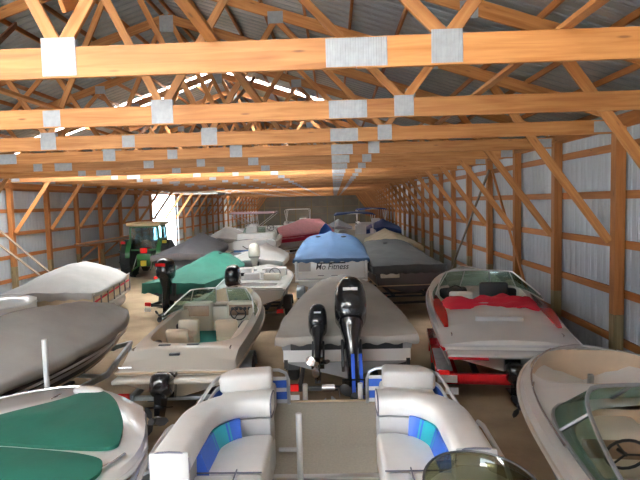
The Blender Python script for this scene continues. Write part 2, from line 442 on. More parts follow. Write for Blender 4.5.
# ------------------------------------------------------------------ boats
class Hull:
    def __init__(s, L, B, zk=.5, z0=1.0, z1=1.2, ts=.92, tm=.42, p=2.2, q=.85, ch=.3, rake=.0):
        s.__dict__.update(L=L, B=B, zk=zk, z0=z0, z1=z1, ts=ts, tm=tm, p=p, q=q, ch=ch, rake=rake)
    def b(s, t):
        if t < s.tm: u = t / s.tm; return s.B / 2 * (s.ts + (1 - s.ts) * math.sin(u * PI / 2))
        u = (t - s.tm) / (1 - s.tm); return max(.012, s.B / 2 * (1 - u ** s.p) ** s.q)
    def zs(s, t): return s.z0 + (s.z1 - s.z0) * t ** 1.4
    def k(s, t):
        u = max(0, (t - .55) / .45); return s.zk + (s.z1 - .22 - s.zk) * u ** 2.3
    def y(s, t): return t * s.L
    def side(s, t, d):      # half width at depth d under the sheer
        b = s.b(t); k = s.k(t); zc = min(k + s.ch * .9, s.zs(t) - .15); D = s.zs(t) - zc
        u = min(1, d / D); fl = .90 - .22 * max(0, (t - .5) / .5)
        return b * (1 - (1 - fl) * u)
    def ring(s, t):
        b = s.b(t); zs = s.zs(t); k = s.k(t); zc = min(k + s.ch * .9, zs - .15); D = zs - zc; y = s.y(t); h = []
        for u in (0, .18, .45, .75, 1):
            d = D * u; back = s.rake * u * max(0, (t - .7) / .3)
            h.append((s.side(t, d), y - back, zs - d))
        cb = h[-1][0]; yb = h[-1][1]
        h += [(cb * .96, yb, zc - .02), (cb * .5, yb, (zc + k) / 2 - .01), (0, yb, k)]
        return h + [(-x, yy, z) for x, yy, z in h[-2::-1]]
    def hull(s, par, m, name='hull', n=30):
        ts = [i / n for i in range(n)] + [.975, .99, .998, 1]; ts = sorted(set(ts))
        return MB().loft([s.ring(t) for t in ts], False, True, True).build(name, m, par, ang=35)
    def band(s, par, d0, d1, m, t0=0., t1=1., name='hull_stripe', n=24, off=.004, stern=False, sides=(1, -1)):
        mb = MB()
        for sg in sides:
            rg = []
            for i in range(n + 1):
                t = t0 + (t1 - t0) * i / n; a = d0(t) if callable(d0) else d0; b = d1(t) if callable(d1) else d1
                back0 = s.rake * .5 * max(0, (t - .7) / .3)
                rg.append([(sg * (s.side(t, a) + off), s.y(t) - back0 * .3, s.zs(t) - a), (sg * (s.side(t, b) + off), s.y(t) - back0 * .6, s.zs(t) - b), (sg * (s.side(t, b) - .01), s.y(t) - back0 * .6, s.zs(t) - b), (sg * (s.side(t, a) - .01), s.y(t) - back0 * .3, s.zs(t) - a)])
            mb.loft(rg)
        if stern:
            a = d0(0) if callable(d0) else d0; b = d1(0) if callable(d1) else d1
            w = s.side(0, a); mb.box(-w, w, -.006, .01, s.z0 - b, s.z0 - a)
        return mb.build(name, m, par)
    def rail(s, par, m, r=.022, d=0., name='rub_rail', t1=1.):
        n = 26; ts = [i / n * t1 for i in range(n + 1)]
        P = [(s.b(t) + .004, s.y(t), s.zs(t) - d) for t in ts]
        pts = P + ([(-x, y, z) for x, y, z in P[::-1][1:]] if t1 == 1. else [])
        mb = MB().tube(pts, r, 6)
        if t1 < 1.: mb.tube([(-x, y, z) for x, y, z in P], r, 6)
        mb.tube([(-s.b(0), 0, s.zs(0) - d), (s.b(0), 0, s.zs(0) - d)], r, 6)
        return mb.build(name, m, par)
    def deck(s, par, m, wi, lm, zf, crown=.07, n=60, rise=.05):
        """deck with cockpit openings (half width wi(t), 0 = closed) and the liner below them"""
        mb = MB(); rr = []; lin = []; cur = []; rise0 = rise
        for i in range(n + 1):
            t = i / n; b = s.b(t); zs = s.zs(t); w = min(wi(t), b - .09) if wi(t) > 0 else 0; w = max(w, 0)
            c = crown * max(0, 1 - w / max(b, .01)) * min(1, b * 1.6); rise = rise0(t) if callable(rise0) else rise0
            e = max(b - .05, b * .6); y = s.y(t)
            zw = zs + rise + c * (1 - (w / b) ** 2)
            half = [(b, y, zs), (e, y, zs + rise * .9), ((e + w) / 2, y, zs + rise + c * (1 - ((e + w) / 2 / b) ** 2)), (w, y, zw)]
            rr.append(half)
            f = zf(t) if callable(zf) else zf
            if w > .03:
                cur.append([(w, y, zw), (w - .015, y, zw - .04), (max(w - .05, w * .7), y, f + .05), (max(w - .10, w * .5), y, f), (0, y, f)])
            elif cur: lin.append(cur); cur = []
        if cur: lin.append(cur)
        mb.loft(rr, False, False, False); mb.loft([[(-x, y, z) for x, y, z in h] for h in rr], False, False, False)
        f0 = rr[0]; bb = s.b(0); mb.add(f0 + [(-x, y, z) for x, y, z in f0[::-1]] + [(-bb, 0, s.z0 - .03), (bb, 0, s.z0 - .03)], [tuple(range(10))])
        mb.build('deck', m, par, weld=True, ang=50)
        ml = MB()
        for c in lin:
            full = [h + [(-x, y, z) for x, y, z in h[-2::-1]] for h in c]
            ml.loft(full, False, True, True)
        if ml.v: ml.build('cockpit_liner', lm, par, weld=True, ang=50)
    def cover(s, name, label, m, loc, rz, rise, t0=-.01, t1=1.0, hem=.16, sh=.55, nx=18, ny=40, lump=.02, group=None, seed=0., ridge=.12, ex=1.6, drop=None, flare=.03):
        """canvas tied over the boat: falls from a ridge over the rail to a hem"""
        def rs(t):
            for (a, va), (b, vb) in zip(rise, rise[1:]):
                if a <= t <= b:
                    u = (t - a) / (b - a); u = u * u * (3 - 2 * u) * .5 + u * .5; return va + (vb - va) * u
            return rise[-1][1]
        rg = []
        for i in range(ny + 1):
            t = t0 + (t1 - t0) * i / ny; tt = min(max(t, 0), 1); b = s.b(tt) + flare; zs = s.zs(tt) + .05; r = rs(tt); y = s.y(t)
            hm = hem + (drop(tt) if drop else 0)
            ring = []
            hh = [(b * (1 + .0), zs - hm), (b + .012, zs - hm * .55), (b + .006, zs - .03)]
            for j in range(nx + 1):
                u = 1 - j / nx           # 1 at the rail, 0 at the ridge
                z = zs + r * ((1 - u ** ex) * (1 - sh) + (1 - u) * sh) + ridge * r * max(0, 1 - abs(u) * 5)
                hh.append((b * u, z))
            hl = [(x, z) for x, z in hh]; full = hl + [(-x, z) for x, z in hl[-2::-1]]
            for kx, (x, z) in enumerate(full):
                nz = noise.noise(Vector((x * 2.2 + seed, y * 1.7, z * 1.3))) + .5 * noise.noise(Vector((x * 6 + seed, y * 5, 3.1)))
                edge = 1.6 if (kx == 0 or kx == len(full) - 1) else 1
                ring.append((x + (.012 * nz * (1 if x > 0 else -1)), y + .01 * nz, z + lump * nz * edge))
            rg.append(ring)
        # stern and bow ends fall to the hem
        first = [(x, y - .03, min(z, s.zs(0) + .02 - hem * .9 + .02 * math.sin(i * 1.3))) for i, (x, y, z) in enumerate(rg[0])]
        rg.insert(0, first)
        mb = MB().loft(rg, False, False, t1 >= 1.)
        o = mb.build(name, m, None, ang=60)
        md = o.modifiers.new('thickness', 'SOLIDIFY'); md.thickness = .006; md.offset = 1
        o.location = loc; o.rotation_euler = (0, 0, R(rz))
        tag(o, label, 'boat cover', group)
        return o

def outboard(par, loc, s=1., tilt=0., yaw=0., m=None, cowl=None, band=None, prop=None, name='outboard_motor', low=1.0):
    m = m or BLACK; cowl = cowl or m
    mb = MB()
    # mid section and cavitation plate
    def rr(cx, z, a, b, e=2.5, n=14):
        out = []
        for k in range(n):
            t = 2 * PI * k / n; ct, st = math.cos(t), math.sin(t)
            out.append((a * math.copysign(abs(ct) ** (2 / e), ct), cx + b * math.copysign(abs(st) ** (2 / e), st), z))
        return out
    mb.loft([rr(-.28, .22, .15, .22), rr(-.28, .10, .13, .20), rr(-.26, -.05, .09, .15), rr(-.26, -.45, .065, .13), rr(-.27, -.60, .06, .14)])
    mb.box(-.13, .13, -.52, -.12, -.60, -.585)
    mb.loft([rr(-.27, -.60, .05, .13), rr(-.27, -.80, .035, .11)])
    o = mb.build(name, m, par, ang=35)
    o.location = loc; o.rotation_euler = (-R(tilt), 0, R(yaw)); o.scale = (s, s, s)
    # cowl
    mb = MB(); pr = [(.20, .155, .235), (.27, .195, .285), (.40, .205, .30), (.55, .195, .295), (.66, .17, .27), (.73, .12, .21), (.76, .04, .08)]
    mb.loft([rr(-.30 - (z - .2) * .05, z, a, b, 3.2, 20) for z, a, b in pr])
    c = mb.build('cowling', cowl, o, ang=50)
    if band:
        MB().loft([rr(-.30, .235, .180, .268, 3.2, 20), rr(-.30, .262, .196, .289, 3.2, 20)]).build('cowl_band', band, o, ang=50)
    mb = MB(); mb.box(-.13, -.09, -.14, .05, -.30, .06); mb.box(.09, .13, -.14, .05, -.30, .06); mb.box(-.12, .12, -.12, -.05, .0, .07)
    mb.build('clamp_bracket', BLACKP, o, bevel=.01)
    mb = MB(); mb.tube([(0, -.02, -.78), (0, -.08, -.79), (0, -.25, -.79), (0, -.42, -.79), (0, -.5, -.79)], [.015, .05, .062, .055, .045], 12)
    mb.loft([[(.012, -.16, -.82), (-.012, -.16, -.82), (-.012, -.36, -.82), (.012, -.36, -.82)], [(.006, -.28, -1.0), (-.006, -.28, -1.0), (-.006, -.38, -.99), (.006, -.38, -.99)]])
    mb.build('lower_unit', m, o, ang=35)
    mb = MB(); mb.tube([(0, -.50, -.79), (0, -.60, -.79)], [.045, .03], 10)
    for k in range(3):
        a = 2 * PI * k / 3 + .4; ca, sa = math.cos(a), math.sin(a)
        rg = []
        for rad, wd, tw in ((.04, .04, .05), (.09, .09, .045), (.14, .10, .03), (.18, .06, .015), (.19, .01, 0)):
            p = []
            for q, th in ((-1, -.003), (1, -.003), (1, .003), (-1, .003)):
                tx = q * wd / 2; x = ca * rad - sa * tx; z = sa * rad + ca * tx
                p.append((x, -.55 + q * tw + th, -.79 + z))
            rg.append(p)
        mb.loft(rg)
    mb.build('propeller', prop or BLACKP, o)
    return o

def wheel(par, x, y, r=.30, w=.19, rim=None):
    t = MB().lathe([(r * .55, -w / 2), (r * .85, -w / 2), (r * .97, -w * .38), (r, -w * .2), (r, w * .2), (r * .97, w * .38), (r * .85, w / 2), (r * .55, w / 2)], (x, y, r), 'x', 24).build('wheel', RUBBER, par)
    mb = MB().lathe([(.02, -w * .3), (r * .2, -w * .42), (r * .25, -w * .3), (r * .5, -w * .3), (r * .56, -w * .46), (r * .56, w * .46), (r * .5, w * .3), (r * .25, w * .3), (r * .2, w * .42), (.02, w * .3)], (x, y, r), 'x', 20)
    mb.build('rim', rim or GALV, t); return t
def trailer(label, loc, rz, L, B, m=GALV, light=True, zk=.5, plate=True, guides=0, fm=None, group='boat trailers', hx=None):
    t = thing('boat_trailer', label, 'trailer', loc, rz, group)
    w = B * .36; mb = MB()
    mb.beam((-w, -.05, .38), (-w, L * .72, .38), .06, .10); mb.beam((w, -.05, .38), (w, L * .72, .38), .06, .10)
    mb.beam((-w, L * .72, .38), (0, L + .7, .40), .06, .09); mb.beam((w, L * .72, .38), (0, L + .7, .40), .06, .09)
    for y in (0.02, L * .35, L * .7): mb.beam((-w - .02, y, .36), (w + .02, y, .36), .08, .06)
    mb.tube([(-B * .5, L * .28, .31), (B * .5, L * .28, .31)], .03)
    mb.beam((0, L + .65, .35), (0, L + .65, 0.0), .06, .06)
    mb.build('frame', m, t, bevel=.006)
    for sg in (-1, 1):
        wheel(t, sg * B * .46, L * .28)
        f = MB(); rg = []
        for i in range(9):
            a = PI * i / 8; rg.append([(sg * (B * .46 - .12), L * .28 - .38 * math.cos(a), .30 + .36 * math.sin(a)), (sg * (B * .46 + .12), L * .28 - .38 * math.cos(a), .30 + .36 * math.sin(a)), (sg * (B * .46 + .12), L * .28 - .365 * math.cos(a), .30 + .345 * math.sin(a)), (sg * (B * .46 - .12), L * .28 - .365 * math.cos(a), .30 + .345 * math.sin(a))])
        f.loft(rg).build('fender', fm or m, t)
        MB().beam((sg * w * .62, .05, zk - .05), (sg * w * .62, L * .6, zk - .02), .09, .05).build('bunk', DGREYC, t)
        if light:
            MB().box(sg * (w + .10) - .09, sg * (w + .10) + .09, -.12, -.06, .36, .47).build('tail_light', REDL, t, bevel=.01)
        if guides:
            MB().tube([(sg * (B / 2 + .08), .1, .36), (sg * (B / 2 + .08), .1, guides)], .035, 8).build('guide_post', PLATE, t)
    if plate: MB().box(-w - .2, -w, -.13, -.115, .20, .31).build('plate', PLATE, t)
    MB().beam((0, L + .1, .4), (0, L + .02, .95), .06, .06).build('winch_post', m, t)
    return t

def wshield(par, pts, zb, h, lean, posts=None, gm=None, fm=None, r=.014, name='windshield', inner=None):
    """curved windshield through base points (x,y); leans back by lean"""
    gm = gm or GLASS; fm = fm or ALU
    base = [Vector((x, y, zb)) for x, y in pts]; cy = sum(p[1] for p in pts) / len(pts) - .5
    top = []
    hs = h if isinstance(h, (list, tuple)) else [h] * len(pts)
    for b, hh in zip(base, hs):
        d = Vector((-b.x, cy - b.y, 0)); d = d.normalized() if d.length > 0 else d
        top.append(b + d * lean * (hh / max(hs)) + Vector((0, 0, hh)))
    g = MB()
    g.loft([base, top], False, False, False); o = g.build(name, gm, par, ang=30)
    md = o.modifiers.new('t', 'SOLIDIFY'); md.thickness = .006
    f = MB().tube(base, r, 6); f.tube(top, r, 6)
    for i in (posts if posts is not None else (0, len(pts) - 1)): f.tube([base[i], top[i]], r, 6)
    f.build('windshield_frame', fm, o)
    return o
def seat(par, x, y, z, m, w=.5, d=.5, h=.55, rz=0., t=.14, name='seat'):
    s = MB().box(-w / 2, w / 2, -d / 2, d / 2, 0, .38).build(name, m, par, bevel=.06, seg=3); s.location = (x, y, z); s.rotation_euler = (0, 0, R(rz))
    M = Matrix.Translation((0, -d / 2 + t / 2, .3)) @ Matrix.Rotation(R(8), 4, 'X')
    MB().box(-w / 2, w / 2, -t / 2, t / 2, 0, h, M).build('backrest', m, s, bevel=.05, seg=3)
    return s
def steering(par, x, y, z, r=.17, m=None):
    pts = [(x + r * math.cos(a), y - .35 * r * math.sin(a), z + .93 * r * math.sin(a)) for a in [2 * PI * k / 20 for k in range(20)]]
    mb = MB().tube(pts, .014, 6, True)
    for k in (0, 7, 13): mb.tube([(x, y, z), pts[k]], .01, 5)
    mb.tube([(x, y + .15, z - .03), (x, y, z)], .02, 6)
    return mb.build('steering_wheel', m or BLACKP, par)
def cleat(par, x, y, z, rz=0, m=None):
    o = MB().tube([(0, -.08, .03), (0, -.04, .035), (0, .04, .035), (0, .08, .03)], .009, 6).box(-.01, .01, -.03, .03, 0, .03).build('cleat', m or CHROME, par); o.location = (x, y, z); o.rotation_euler = (0, 0, R(rz)); return o
def letters(par, txt, loc, size, m, rot=(R(90), 0, 0), shear=0., bold=0., name='lettering', sx=1.):
    cu = bpy.data.curves.new(name, 'FONT'); cu.body = txt; cu.size = size; cu.extrude = .003; cu.align_x = 'CENTER'; cu.shear = shear; cu.offset = bold
    cu.materials.append(m); tmp = bpy.data.objects.new(name, cu); C.objects.link(tmp); dg = bpy.context.evaluated_depsgraph_get(); dg.update()
    me = bpy.data.meshes.new_from_object(tmp.evaluated_get(dg)); bpy.data.objects.remove(tmp)
    o = bpy.data.objects.new(name, me); C.objects.link(o); o.parent = par; o.location = loc; o.rotation_euler = rot; o.scale = (sx, 1, 1); return o
def vent(cv, x, y, m=None, r=(.09, .05, .025), name='vent'):
    bpy.context.view_layer.update(); ok, p, n_, i_ = cv.ray_cast(Vector((x, y, 5)), Vector((0, 0, -1)))
    if ok: v = MB().sell((x, y, p.z + .012), r, 2.2).build(name, m or BLACKP, cv); return v
def rnd(t, a, b, w, e=.5):     # rounded opening: half width w between t=a and t=b
    if t <= a or t >= b: return 0.
    u = abs(2 * (t - a) / (b - a) - 1); return w * (1 - u ** 6) ** e
# ------------------------------------------------------------------ foreground pontoon boat
def shift(mb, d): mb.v = [(x - d[0], y - d[1], z - d[2]) for x, y, z in mb.v]; return mb
def sweep(path, prof, closed_prof=True):
    rg = []; P = [Vector((x, y)) for x, y in path]
    for i, p in enumerate(P):
        a = P[max(0, i - 1)]; b = P[min(len(P) - 1, i + 1)]; d = (b - a).normalized(); nrm = Vector((-d.y, d.x))
        rg.append([(p.x + nrm.x * u, p.y + nrm.y * u, z) for u, z in prof])
    return MB().loft(rg, closed_prof)
def curve2(pts, n=6):      # smooth a 2d polyline (Catmull-Rom)
    out = []; P = [Vector(p) for p in pts]
    for i in range(len(P) - 1):
        a = P[max(0, i - 1)]; b = P[i]; c = P[i + 1]; d = P[min(len(P) - 1, i + 2)]
        for k in range(n):
            t = k / n; out.append(tuple(.5 * ((2 * b) + (c - a) * t + (2 * a - 5 * b + 4 * c - d) * t * t + (3 * b - a - 3 * c + d) * t ** 3)))
    out.append(tuple(P[-1])); return out
PC = -.13
PO = (PC, 3.0, 0)
pon = thing('pontoon_boat', 'white and blue pontoon boat in the foreground with two corner couches', 'boat', PO)
mb = MB().box(-1.28, 1.28, -2.6, 3.13, .80, .90); mb.build('deck', CARPET, pon, bevel=.01)
mb = MB(); mb.box(-1.30, 1.30, 3.13, 3.16, .79, .915); mb.box(-1.31, -1.28, -2.6, 3.16, .79, .915); mb.box(1.28, 1.31, -2.6, 3.16, .79, .915); mb.build('deck_trim', TANV, pon, bevel=.006)
MB().box(-.49, .60, 1.36, 1.43, .90, .915).build('threshold_strip', ALU, pon, bevel=.004)
for sg in (-1, 1):
    MB().tube([(sg * .85, -2.6, .56), (sg * .85, 2.1, .56), (sg * .85, 2.7, .60), (sg * .85, 3.05, .70)], [.29, .29, .20, .05], 20).build('pontoon', ALU, pon)
    X = lambda x: sg * x
    path = curve2([(X(1.055), .45), (X(1.055), .90), (X(1.03), 1.22), (X(.86), 1.46), (X(.62), 1.53), (X(.47), 1.53)])
    f = 1 if sg > 0 else -1       # u>0 is left of travel
    def prof(pts): return [(u * f, z) for u, z in pts]
    seatm = MB().prism([(X(.46), -.6), (X(1.20), -.6), (X(1.20), 1.2), (X(1.02), 1.58), (X(.46), 1.62)], .90, 1.18)
    couch = seatm.build('couch', WVINYL, pon, bevel=.03, seg=3)
    MB().prism([(X(.45), .74), (X(.96), .74), (X(.95), 1.1), (X(.82), 1.32), (X(.62), 1.40), (X(.45), 1.40)], 1.175, 1.30).build('seat_cushion', WVINYL, couch, bevel=.035, seg=3)
    MB().prism([(X(.66), -.6), (X(.97), -.6), (X(.97), .725), (X(.66), .725)], 1.175, 1.30).build('seat_cushion', WVINYL, couch, bevel=.035, seg=3)
    MB().prism([(X(.45), -.6), (X(.65), -.6), (X(.65), .725), (X(.45), .725)], 1.175, 1.305).build('seat_cushion', WVINYL, couch, bevel=.035, seg=3)
    pip = MB().tube([(X(.46), .735, 1.303), (X(.97), .735, 1.303)], .006, 5); pip.tube([(X(.655), -.6, 1.303), (X(.655), .73, 1.303), (X(.655), .78, 1.303)], .006, 5)
    pip.build('piping', PIPING, couch)
    sweep(path, prof([(-.10, 1.15), (.105, 1.15), (.11, 1.42), (-.10, 1.42)])).build('backrest', GVINYL, couch, bevel=.01)
    # the fat rolled bolster on top
    pr = []
    for k in range(16):
        a = 2 * PI * k / 16; ca, sa = math.cos(a), math.sin(a)
        pr.append((.14 * math.copysign(abs(ca) ** .62, ca), 1.515 + .095 * math.copysign(abs(sa) ** .62, sa)))
    sweep(path, prof(pr)).build('bolster', WVINYL, couch, ang=60)
    for e, q in ((path[0], -.004), (path[-1], 0)):
        pts = [(e[0] + (u if q else q), e[1] + (q if q else 0) + (0 if q else u), z) for u, z in pr]
        if not q: pts = [(e[0] - X(.003), e[1] + u, z) for u, z in pr]
        MB().tube(pts, .007, 5, True).build('piping', PIPING, couch)
    MB().box(min(X(.915), X(1.195)), max(X(.915), X(1.195)), .435, .47, .91, 1.605).build('bolster_end', GVINYL, couch, bevel=.015, seg=2)
    MB().box(min(X(.93), X(1.17)), max(X(.93), X(1.17)), .43, .49, .92, 1.44).build('end_panel', GVINYL, couch, bevel=.02)
    seg = [p for p in path if p[1] > .72 and abs(p[0]) > .78]
    n3 = len(seg)
    for a, b, m_, z0, z1 in ((0, n3 // 3 + 1, BLUEV, 1.28, 1.45), (n3 // 3, 2 * n3 // 3 + 1, TEALV, 1.28, 1.45), (2 * n3 // 3, n3, BLUEV, 1.28, 1.45)):
        s_ = seg[a:b + 1]
        if len(s_) > 1: sweep(s_, prof([(.10, z0), (.20, z0 - .0), (.145, z1), (.10, z1)])).build('accent_panel', m_, couch, ang=60)
    # bow fence and rail round the corner
    r0 = [(X(.47), 3.08, .9), (X(.47), 3.08, 1.20), (X(.50), 3.08, 1.28), (X(.58), 3.07, 1.32), (X(.9), 3.05, 1.33), (X(1.12), 2.98, 1.33), (X(1.25), 2.8, 1.33), (X(1.27), 2.5, 1.33), (X(1.27), 1.55, 1.33)]
    MB().tube(r0, .020, 8).build('fence_rail', ALU, pon)
    fp = curve2([(X(.49), 3.06), (X(.9), 3.04), (X(1.12), 2.95), (X(1.24), 2.75), (X(1.26), 2.4), (X(1.26), 1.5)], 4)
    sweep(fp, prof([(-.008, .92), (.008, .92), (.008, 1.24), (-.008, 1.24)])).build('fence_panel', PLATE, pon)
    for z0, z1 in ((.97, 1.06), (1.11, 1.20)):
        sweep(fp, prof([(-.011, z0), (.011, z0), (.011, z1), (-.011, z1)])).build('fence_stripe', BLUEV, pon)
    js = MB().prism([(X(.60), 1.95), (X(1.18), 1.95), (X(1.18), 2.75), (X(1.05), 2.95), (X(.60), 2.98)], .90, 1.22).build('bow_seat', WVINYL, pon, bevel=.05, seg=3)
    MB().prism([(X(.62), 2.72), (X(1.19), 2.60), (X(1.22), 2.76), (X(1.08), 2.96), (X(.64), 3.02)], 1.20, 1.40).build('backrest', WVINYL, js, bevel=.05, seg=3)
    # outer side rails
    MB().tube([(X(1.29), 1.45, .9), (X(1.30), 1.42, 1.30), (X(1.30), 1.30, 1.42), (X(1.30), 1.15, 1.45), (X(1.30), .62, 1.42), (X(1.30), .50, 1.36), (X(1.29), .46, .9)], .020, 8).build('side_rail', ALU, pon)
    MB().tube([(X(1.31), .28, .9), (X(1.33), .27, 1.36), (X(1.33), .20, 1.47), (X(1.33), .05, 1.52), (X(1.33), -1.2, 1.52), (X(1.33), -1.4, 1.4), (X(1.31), -1.42, .9)], .020, 8).build('side_rail', ALU, pon)
MB().tube([(-.20, 1.10, .9), (-.20, 1.10, 1.60)], .026, 10).build('stanchion', ALU, pon)
MB().tube([(-.45, 1.75, .98), (-.22, 1.75, .98)], .022, 8).build('cross_bar', ALU, pon)
# helm console with a smoked windscreen
con = MB().prism([(.45, -1.3), (1.12, -1.3), (1.12, -.32), (.95, -.16), (.62, -.16), (.45, -.32)], .90, 1.56).build('helm_console', GVINYL, pon, bevel=.03, seg=2)
cp = curve2([(.47, -.75), (.47, -.40), (.60, -.20), (.80, -.14), (1.0, -.20), (1.13, -.40), (1.13, -.75)], 5)
rg = [[(x, y, 1.56) for x, y in cp] if j == 0 else [(.8 + (x - .8) * (1 - .10 * j), y - .06 * j, 1.56 + .19 * j) for x, y in cp] for j in range(3)]
ws = MB().loft(rg, False, False, False).build('windscreen', SMOKE, con, ang=60); md = ws.modifiers.new('t', 'SOLIDIFY'); md.thickness = .006
MB().tube(rg[-1], .007, 5).build('windscreen_trim', BLACKP, ws)
steering(con, .78, -1.4, 1.5)

pt = thing('boat_trailer', 'silver trailer carrying the foreground pontoon boat, with two white guide posts at its front', 'trailer', PO, 0, 'boat trailers')
mb = MB()
for x in (-.5, .5): mb.beam((x, -2.4, .38), (x, 3.4, .38), .07, .1)
for y in (-2.2, -.3, 1.2, 3.0): mb.beam((-.85, y, .32), (.85, y, .32), .08, .06)
mb.beam((-.5, 3.4, .38), (0, 4.5, .40), .07, .09); mb.beam((.5, 3.4, .38), (0, 4.5, .40), .07, .09); mb.beam((0, 4.4, .38), (0, 4.4, 0), .06, .06)
mb.build('frame', GALV, pt, bevel=.006)
for x in (-1.05, 1.05):
    wheel(pt, x * .42, -.2, .24, .17)
for x in (-.29, .40): MB().tube([(x, 3.36, .38), (x, 3.36, 1.04)], .032, 8).build('guide_post', PLATE, pt)
wn = MB(); wn.beam((.0, 3.5, .38), (0, 3.42, .98), .06, .06); wn.tube([(-.08, 3.42, .96), (.08, 3.42, .96)], .05, 10); wn.tube([(.08, 3.42, .96), (.13, 3.42, .96), (.14, 3.42, .84)], .012, 6); wn.build('winch', CHROME, pt)

# ------------------------------------------------------------------ centre boat under grey canvas, two outboards
loc = (.14, 8.05, 0); h = Hull(5.5, 2.12, zk=.52, z0=1.16, z1=1.30, ts=1.0, tm=.03, p=2.2, q=.8)
b = thing('fishing_boat', 'grey hulled fishing boat with two black outboards, stern towards the foreground pontoon boat', 'boat', loc)
h.hull(b, STEELG); h.rail(b, BLACKP, .02)
MB().box(-1.0, 1.0, -.02, .0, .80, .99).build('transom_panel', PLATE, b, bevel=.004)
MB().box(-.88, .88, -.035, .0, .992, 1.13).build('splash_well', BLACKP, b, bevel=.01)
for x in (-.96, .96): MB().box(x - .03, x + .03, -.03, .0, .70, .84).build('stern_bracket', BLACKP, b)
m = outboard(b, (.07, -.10, 1.04), 1.22, 38, 0)
for z0, z1, x0 in ((.36, .40, .09),): MB().box(-x0, x0, -.612, -.606, z0 + .14, z1 + .14).build('decal', PLATE, m)
MB().lathe([(.0, -.003), (.03, -.003), (.03, .003), (0, .003)], (0, -.60, .39), 'y', 12).build('emblem', PLATE, m)
for x in (.0, .09): MB().box(x - .02, x + .02, -.50, -.485, -.80, -.28).build('strap', BLUESTRAP, m)
m = outboard(b, (-.44, -.10, 1.06), .74, 50, 0, prop=CHROME)
for c_ in m.children:
    if c_.name.startswith('propeller'): c_.scale = (1.4, 1, 1.4); c_.location = (0, 0, .79 * .4)
MB().box(-.07, .07, -.613, -.606, .42, .46).build('decal', PLATE, m)
cv = h.cover('boat_cover', 'warm grey canvas cover tented over the fishing boat in the centre aisle', GREYC2, loc, 0, [(0, .0), (.12, .08), (.42, .38), (.62, .34), (1, .05)], hem=.10, ex=4, sh=.25, lump=.022, group=None, seed=1, ridge=.03, flare=.05)
vent(cv, .05, 2.5, r=(.05, .05, .03), name='tie')
trailer('dark trailer under the grey fishing boat in the centre aisle', loc, 0, 5.4, 2.1, BLACKP, fm=BLACKP)

# ------------------------------------------------------------------ red and white bowrider on a red trailer
loc = (2.74, 8.15, 0); h = Hull(6.0, 2.3, zk=.52, z0=.96, z1=1.34, ts=.93, p=2.5, q=.7)
RZ = -7
b = thing('bowrider', 'white bowrider with red flashes on the red trailer by the right wall', 'boat', loc, RZ)
h.hull(b, WHITE); h.rail(b, SILV, .022)
wi = lambda t: rnd(t, .34, .93, .90 if t < .60 else .62)
h.deck(b, WHITE, wi, WVINYL, .72, crown=.08, rise=lambda t: .015 + .14 * min(1, t / .22))
h.band(b, lambda t: .10 + .05 * t, lambda t: .22 + .02 * t, REDP, .0, .9)
h.band(b, .30, .44, SILV, .0, .8, name='silver_band')
MB().box(-1.0, 1.0, -.32, .0, .84, .90).build('swim_platform', WHITE, b, bevel=.03, seg=3)
for sg, nm in ((-1, 0), (1, 1)):
    mb = MB(); rg = []
    for i in range(9):
        u = i / 8; t = .12 + .36 * u; x = sg * (h.b(t) - .17); w_ = .10 * math.sin(PI * min(1, u * .9 + .1)) + .005
        z = h.zs(t) + .045 + .14 * min(1, t / .22)
        rg.append([(x - w_, h.y(t), z + .012), (x + w_, h.y(t), z - .0), (x + w_, h.y(t), z - .02), (x - w_, h.y(t), z - .02)])
    mb.loft(rg).build('red_flash', REDP, b)
MB().box(-.42, .38, .86, .93, 1.15, 1.235).build('name_strip', SILV, b)
for x in (-.88, .88): cleat(b, x, .35, 1.03)
# sun pad and quarter seats
MB().box(-.85, .85, 2.05, 2.5, .72, 1.02).build('bench_seat', WVINYL, b, bevel=.06, seg=3)
seat(b, -.45, 3.0, .70, WVINYL, .48, .5, .35); seat(b, .30, 3.05, .72, BLACKP, .6, .5, .45, 180)
MB().box(-.85, -.22, 3.5, 3.8, .72, 1.30).build('dash', BLACKP, b, bevel=.06); MB().box(.22, .85, 3.5, 3.8, .72, 1.30).build('dash', BLACKP, b, bevel=.06)
steering(b, -.5, 3.4, 1.22)
pts = curve2([(-1.06, 2.2), (-1.02, 3.1), (-.86, 3.62), (-.5, 3.85), (0, 3.92), (.5, 3.85), (.86, 3.62), (1.02, 3.1), (1.06, 2.2)], 3)
hs = [.10 + .30 * min(1, i / 5, (len(pts) - 1 - i) / 5) for i in range(len(pts))]
wshield(b, pts, 1.28, hs, .26, posts=(6, 10, 14, 18), fm=ALU)
